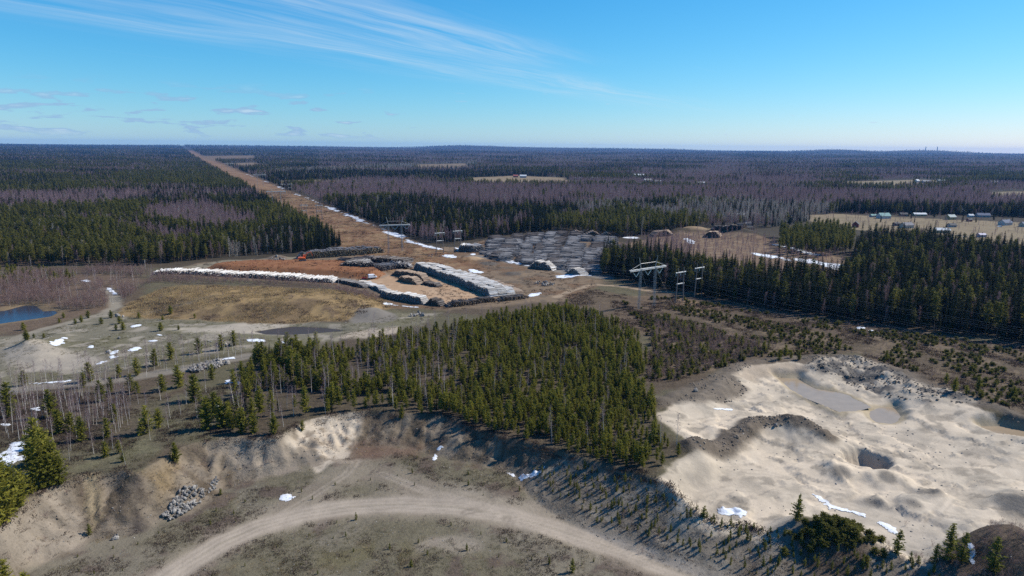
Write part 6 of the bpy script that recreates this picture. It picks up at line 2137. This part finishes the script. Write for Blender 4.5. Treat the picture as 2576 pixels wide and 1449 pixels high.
# white panel van (forward is +y)
e = root("delivery_van", g(937, 700), math.radians(-62), "white panel van parked at the foot of the bark heap", "van", 0.02, 1.12)
prism("body", [(-2.55, 0.42), (2.45, 0.42), (2.55, 0.75), (2.50, 1.05), (1.75, 1.32), (1.15, 2.15), (0.85, 2.32), (-2.35, 2.36), (-2.52, 2.20)], -0.95, 0.95, M_WHITE, e, 0.08)
prism("windscreen", [(1.80, 1.33), (1.74, 1.33), (1.18, 2.10), (1.22, 2.12)], -0.80, 0.80, M_DARKGLASS, e)
for sg in (-1, 1):
    o = prism("side_window", [(0.55, 1.40), (1.50, 1.40), (1.05, 2.05), (0.55, 2.05)], sg * 0.952, sg * 0.958, M_DARKGLASS, e)
    boxp("headlight", sg * 0.62 - 0.2, sg * 0.62 + 0.2, 2.48, 2.56, 0.80, 1.0, M_LAMP, e)
    boxp("tail_light", sg * 0.86 - 0.07, sg * 0.86 + 0.07, -2.58, -2.53, 0.9, 1.5, M_TAIL, e)
    boxp("mirror", sg * 1.12 - 0.1, sg * 1.12 + 0.1, 1.45, 1.57, 1.35, 1.6, M_DKGREY, e)
    for y in (-1.6, 1.6):
        wheel(e, sg * 0.84, y, 0.35, 0.24, M_TYRE, M_RIM)
boxp("rear_window", -0.7, 0.7, -2.56, -2.53, 1.45, 2.0, M_DARKGLASS, e)
boxp("bumper", -0.92, 0.92, 2.50, 2.64, 0.40, 0.62, M_DKGREY, e)
# low red trailer behind the van
e = root("flatbed_trailer", g(917, 703), math.radians(-80), "low red flatbed trailer standing behind the white van", "trailer", 0.02)
boxp("deck", -1.0, 1.0, -1.7, 1.6, 0.62, 0.80, M_RED, e, 0.03)
for nm, a in (("side_board", (-1.02, -0.96, -1.7, 1.6)), ("side_board", (0.96, 1.02, -1.7, 1.6)), ("tail_board", (-0.95, 0.95, -1.74, -1.68))):
    boxp(nm, *a, 0.80, 1.15, M_RED, e)
prism("drawbar", [(1.6, 0.6), (2.9, 0.45), (2.9, 0.58), (1.6, 0.72)], -0.08, 0.08, M_DKGREY, e)
for sg in (-1, 1):
    wheel(e, sg * 1.05, -0.4, 0.36, 0.24, M_TYRE, M_RIM)

# orange tracked timber excavator (forward is +y)
e = root("excavator", g(762, 656), math.radians(-70), "orange tracked excavator with raised boom on the bark heap", "excavator", 0.0, 1.25)
for sg in (-1, 1):
    t_ = prism("track", [(-2.0, 0.45), (-1.75, 0.08), (1.75, 0.08), (2.0, 0.45), (1.75, 0.85), (-1.75, 0.85)], sg * 1.25 - 0.3, sg * 1.25 + 0.3, M_DKGREY, e, 0.05)
    for y in (-1.5, -0.5, 0.5, 1.5):
        boxp("roller", sg * 1.57 - 0.03, sg * 1.57 + 0.03, y - 0.18, y + 0.18, 0.28, 0.62, M_RIM, t_)
boxp("turntable", -0.8, 0.8, -0.8, 0.8, 0.6, 1.12, M_DKGREY, e)
prism("body", [(-2.3, 1.15), (1.4, 1.15), (1.4, 1.8), (0.3, 2.2), (-1.6, 2.25), (-2.35, 2.05)], -1.35, 1.35, M_ORANGE, e, 0.1)
prism("counterweight", [(-2.75, 1.15), (-2.3, 1.15), (-2.36, 2.05), (-2.7, 1.9)], -1.3, 1.3, M_ORANGE, e, 0.08)
cabp = prism("cab", [(0.2, 1.82), (1.6, 1.82), (1.75, 2.5), (1.45, 3.35), (0.2, 3.35)], -1.35, -0.35, M_ORANGE, e, 0.06)
prism("cab_window", [(0.4, 2.25), (1.5, 2.25), (1.55, 2.6), (1.35, 3.15), (0.4, 3.15)], -1.37, -1.355, M_DARKGLASS, cabp)
prism("cab_window", [(1.70, 2.3), (1.76, 2.5), (1.5, 3.25), (1.46, 3.25)], -1.25, -0.45, M_DARKGLASS, cabp)
prism("boom", [(0.6, 1.8), (1.1, 1.7), (2.6, 4.2), (4.6, 5.0), (4.5, 5.35), (2.3, 4.7)], 0.0, 0.45, M_ORANGE, e, 0.03)
prism("stick", [(4.35, 5.45), (4.75, 5.2), (5.6, 2.6), (5.35, 2.5)], 0.03, 0.42, M_ORANGE, e, 0.03)
gr = boxp("grapple", 0.0, 0.45, 5.25, 5.7, 1.95, 2.5, M_DKGREY, e)
for sg in (-1, 1):
    prism("grapple_claw", [(5.45, 2.0), (5.45 + sg * 0.75, 1.6), (5.45 + sg * 0.45, 0.8), (5.45 + sg * 0.05, 0.7), (5.45 + sg * 0.42, 1.5)], 0.1, 0.35, M_DKGREY, gr)
boxp("exhaust", 0.75, 0.9, -1.2, -1.05, 2.2, 2.9, M_DKGREY, e)

# ------------------------------------------------------------------ houses
WALLS = {}


def wall_mat(c):
    if c not in WALLS:
        m, t, b = new_mat("painted_boards", 0.8, 0.3)
        tcn = t.n('ShaderNodeTexCoord')
        wv_ = t.n('ShaderNodeTexWave')
        wv_.inputs['Scale'].default_value = 3.0
        t.put(wv_.inputs['Vector'], tcn.outputs['Object'])
        f = t.math('ADD', t.math('MULTIPLY', wv_.outputs['Fac'], 0.15), t.math('MULTIPLY', t.noise(tcn.outputs['Object'], 1.2, 4.0), 0.3))
        t.put(b.inputs['Base Color'], t.mix(f, (*c, 1), (c[0] * 0.55, c[1] * 0.55, c[2] * 0.55, 1)))
        WALLS[c] = m
    return WALLS[c]


M_PANE = plain("window_glass", (0.05, 0.06, 0.075), 0.08, 0.0, 0.7, 0.1)
M_TRIM = plain("white_trim", (0.78, 0.77, 0.75), 0.6, 0.0, 0.3, 0.05)
M_BRICK = plain("chimney_brick", (0.24, 0.10, 0.07), 0.9)


def house(label, px, py, w, d, h, rise, wallc, roofc, yaw=0.0, flat=False, cat="house", name="house", detail=True, group=None):
    q = g(px, py)
    e = root(name, q, math.radians(yaw), label, cat, -0.1, 0.85, group)
    wm = wall_mat(wallc)
    boxp("wall", -w / 2, w / 2, -d / 2, d / 2, 0, h, wm, e)
    rm = wall_mat(roofc)
    o = 0.55
    if flat:
        rf = boxp("roof", -w / 2 - o, w / 2 + o, -d / 2 - o, d / 2 + o, h + 0.003, h + 0.35, rm, e)
    else:
        k = rise / (d / 2)
        rf = prism("roof", [(-d / 2 - o, h - k * o), (-d / 2 - o, h - k * o + 0.22), (0, h + rise + 0.24), (d / 2 + o, h - k * o + 0.22), (d / 2 + o, h - k * o), (0, h + rise)], -w / 2 - o, w / 2 + o, rm, e)
        prism("gable", [(-d / 2 + 0.02, h), (d / 2 - 0.02, h), (0, h + rise - 0.05)], -w / 2 + 0.02, w / 2 - 0.02, wm, e)
    if detail:
        n = max(2, int(w / 3.2))
        for i in range(n):
            x = -w / 2 + (i + 0.5) * w / n
            if i == n // 2:
                boxp("door", x - 0.5, x + 0.5, -d / 2 - 0.05, -d / 2 - 0.003, 0.15, 2.2, wall_mat((0.12, 0.07, 0.05)), e)
                continue
            f = boxp("window", x - 0.75, x + 0.75, -d / 2 - 0.05, -d / 2 - 0.003, 1.0, 2.35, M_TRIM, e)
            boxp("pane", x - 0.62, x + 0.62, -d / 2 - 0.07, -d / 2 - 0.053, 1.12, 2.23, M_PANE, f)
        for sg in (-1, 1):
            f = boxp("window", sg * (w / 2 + 0.027) - 0.024, sg * (w / 2 + 0.027) + 0.024, -0.75, 0.75, 1.0, 2.35, M_TRIM, e)
            boxp("pane", sg * (w / 2 + 0.062) - 0.008, sg * (w / 2 + 0.062) + 0.008, -0.62, 0.62, 1.12, 2.23, M_PANE, f)
        if not flat:
            boxp("chimney", w * 0.15 - 0.35, w * 0.15 + 0.35, -0.35, 0.35, h + rise * 0.6, h + rise + 1.1, M_BRICK, rf)
    return e


W_WH, W_YE, W_RE, W_BR, W_GR, W_BE = (0.55, 0.53, 0.50), (0.40, 0.29, 0.13), (0.22, 0.045, 0.035), (0.10, 0.075, 0.06), (0.34, 0.33, 0.32), (0.50, 0.43, 0.33)
R_TEAL, R_BL, R_DK, R_WH, R_GY, R_RD, R_NV = (0.16, 0.29, 0.27), (0.16, 0.22, 0.34), (0.05, 0.05, 0.055), (0.50, 0.52, 0.53), (0.22, 0.22, 0.22), (0.28, 0.085, 0.07), (0.07, 0.095, 0.15)
house("large house with teal metal roof, white front, at the village's left", 2222, 549, 17, 11, 4.2, 4.0, W_WH, R_TEAL, 12)
house("low dark-teal shed left of the large teal-roofed house", 2196, 546, 9, 6, 2.8, 1.8, W_GR, R_TEAL, 12, cat="shed", name="shed")
house("dark brown house between the teal-roofed and the long white-roofed house", 2272, 543, 11, 7, 3, 2.2, W_BR, R_DK, -5)
house("long low building with white roof in the village", 2312, 543, 20, 8, 3, 2.0, W_YE, R_WH, 3)
house("blue-roofed two-storey house at the back of the village", 2414, 539, 13, 9, 5, 3.6, W_BE, R_BL, 25)
house("yellow house with pale grey-green roof in the village middle", 2391, 552, 12, 9, 4.2, 3.2, W_YE, (0.33, 0.37, 0.35), 15)
house("wide house with navy roof at the village's back right", 2472, 546, 18, 9, 3.4, 3.0, W_GR, R_NV, -8)
house("small white outbuilding left of the navy-roofed house", 2441, 546, 7, 6, 3, 1.8, W_WH, R_WH, 0, cat="shed", name="shed")
house("small dark red shed in the village's open field", 2438, 557, 6, 5, 3, 1.6, W_RE, R_DK, 10, cat="shed", name="shed")
house("slate-blue-roofed house at the village's right edge", 2528, 566, 16, 10, 4, 3.6, W_WH, R_NV, 22)
house("dark-roofed house half cut by the right picture edge", 2575, 570, 10, 8, 3.5, 3.0, W_BE, R_NV, 20)
house("red barn with white trim and dark roof, near the pines", 2152, 571, 11, 8, 4.2, 3.4, W_RE, R_DK, 60, cat="barn", name="barn")
house("beige house with dark grey roof at the near side of the village", 2280, 573, 15, 10, 4.2, 3.2, W_BE, (0.13, 0.13, 0.145), 20)
house("dark violet shed attached left of the beige house", 2254, 568, 7, 6, 3.6, 1.2, (0.07, 0.045, 0.07), R_DK, 10, cat="shed", name="shed")
house("yellow house with snow-white roof edge among dark spruces", 2368, 585, 17, 9, 3.6, 2.4, W_YE, R_WH, -6)
house("dark-roofed cottage right above the yellow house", 2394, 571, 9, 7, 3, 2.2, W_GR, R_DK, 5)
house("lilac-grey garage beside parked cars at the field edge", 2468, 596, 9, 6, 3, 1.6, (0.42, 0.36, 0.40), (0.45, 0.42, 0.48), 12, cat="garage", name="garage")
house("white cabin with dark flat roof behind the clearing", 2128, 608, 15, 8, 3.2, 1, W_WH, R_DK, -4, True)
house("red far farmhouse on the tan field across the birch woods", 1297, 446, 16, 10, 5, 4, W_RE, R_RD, 5)
house("white-roofed far barn right of the red farmhouse", 1316, 447, 22, 12, 6, 4, W_GR, R_WH, 0, cat="barn", name="barn")
house("leftmost white-roofed building of the far farm row", 1455, 451, 26, 12, 5, 3, W_GR, R_WH, 0, cat="barn", name="barn")
house("second white-roofed building of the far farm row", 1494, 451, 30, 12, 5, 3, W_GR, R_WH, 4, cat="barn", name="barn")
house("white long hall left in the far white farm group", 1587, 449, 26, 14, 6, 4, W_WH, R_WH, 0, cat="barn", name="barn")
house("highest white hall in the middle of the far farm group", 1607, 446, 36, 16, 8, 4, W_WH, R_WH, 0, cat="barn", name="barn")
house("white building at the near right of the far farm group", 1630, 458, 26, 14, 6, 4, W_WH, R_WH, 20, cat="barn", name="barn")
house("grey-white house right of the far farm group", 1655, 459, 18, 10, 4, 3, W_GR, R_WH, 0)
house("lone white-roofed building in the birch woods, right of the farm group", 1762, 463, 26, 10, 4, 3, W_GR, R_WH, 5)
house("pale greenish long hall among the spruces behind the wood yard", 1645, 545, 24, 10, 5, 2, W_GR, (0.58, 0.63, 0.58), -12, cat="hall", name="storage_hall")
house("pink-roofed house in the trees, left one", 1834, 545, 12, 8, 3.5, 2.5, W_WH, (0.42, 0.24, 0.22), 0)
house("white-roofed house in the trees between the pink-roofed ones", 1864, 546, 14, 8, 3.5, 2.2, W_BE, R_WH, 0)
house("red-roofed house in the trees, right one", 1900, 545, 16, 9, 3.5, 2.5, W_WH, R_RD, 0)
house("white house wall showing between spruces left of the field", 1990, 553, 9, 8, 5, 2.5, W_WH, R_GY, 10)
house("grey cottage behind the far spoil heap", 1880, 568, 12, 8, 3.4, 2.2, W_BE, R_GY, 0)
house("bright white farmhouse on the far right field", 2306, 459, 14, 12, 6, 4, W_WH, R_WH, 30)
house("grey barn right of the bright white farmhouse", 2330, 460, 26, 12, 5, 4, W_GR, R_GY, 0, cat="barn", name="barn")
house("long pale barn near the far right edge", 2370, 459, 30, 12, 5, 4, W_GR, (0.45, 0.5, 0.5), 0, cat="barn", name="barn")
house("white house at the far right edge of the plain", 2500, 462, 26, 12, 5, 4, W_WH, R_WH, 0)


def car(label, px, py, yaw, mat):
    e = root("parked_car", g(px, py), math.radians(yaw), label, "car", 0.0, 1.0, "cars in the village")
    b = prism("body", [(-2.2, 0.35), (2.15, 0.35), (2.2, 0.75), (1.1, 0.95), (0.55, 1.42), (-1.2, 1.45), (-1.9, 1.0), (-2.2, 0.95)], -0.88, 0.88, mat, e, 0.06)
    for sg in (-1, 1):
        prism("side_window", [(-1.35, 0.98), (0.95, 0.98), (0.5, 1.36), (-1.1, 1.38)], sg * 0.885, sg * 0.895, M_DARKGLASS, e)
        for y in (-1.35, 1.35):
            wheel(e, sg * 0.80, y, 0.32, 0.2, M_TYRE, M_RIM)


car("dark car parked left of the lilac garage", 2412, 594, 80, M_DKGREY)
car("silver car parked next to the lilac garage", 2428, 597, 95, M_RIM)
car("white car parked in the village yard", 2515, 571, 85, M_WHITE)
car("red car parked below the lilac garage", 2446, 599, 70, M_RED)

# far masts on the horizon hill
for (az, lb) in ((30.6, "left of two tiny towers on the far skyline hill"), (31.3, "right of two tiny towers on the far skyline hill")):
    a = math.radians(az)
    q = np.array((14500 * math.sin(a), 14500 * math.cos(a)))
    s = Soup()
    s.tube([(0, 0, 0), (0, 0, 62)], [9, 6], 0, 8)
    s.tube([(0, 0, 62), (0, 0, 70)], [7, 2], 0, 8)
    tag(obj("tower", s.mesh("tower", [M_POST]), None, (q[0], q[1], float(H(*q)))), lb, "tower")

# ------------------------------------------------------------------ the air
def haze_box():
    m = bpy.data.materials.new("air")
    m.use_nodes = True
    t = NT(m.node_tree)
    v = t.n('ShaderNodeVolumePrincipled')
    v.inputs['Color'].default_value = (0.18, 0.46, 1.0, 1)
    v.inputs['Density'].default_value = 3.0e-5
    v.inputs['Anisotropy'].default_value = 0.1
    o = t.n('ShaderNodeOutputMaterial')
    t.t.links.new(v.outputs[0], o.inputs['Volume'])
    x, y0, y1, z0, z1 = 17000, -300, 18500, float(GZ.min()) - 1.5, max(float(GZ.max()) + 60, 150)
    V = [(-x, y0, z0), (x, y0, z0), (x, y1, z0), (-x, y1, z0), (-x, y0, z1), (x, y0, z1), (x, y1, z1), (-x, y1, z1)]
    F = [(3, 2, 1, 0), (4, 5, 6, 7), (0, 1, 5, 4), (1, 2, 6, 5), (2, 3, 7, 6), (3, 0, 4, 7)]
    me = bpy.data.meshes.new("haze")
    me.from_pydata(V, [], F)
    me.materials.append(m)
    tag(obj("haze", me), kind="stuff")


haze_box()
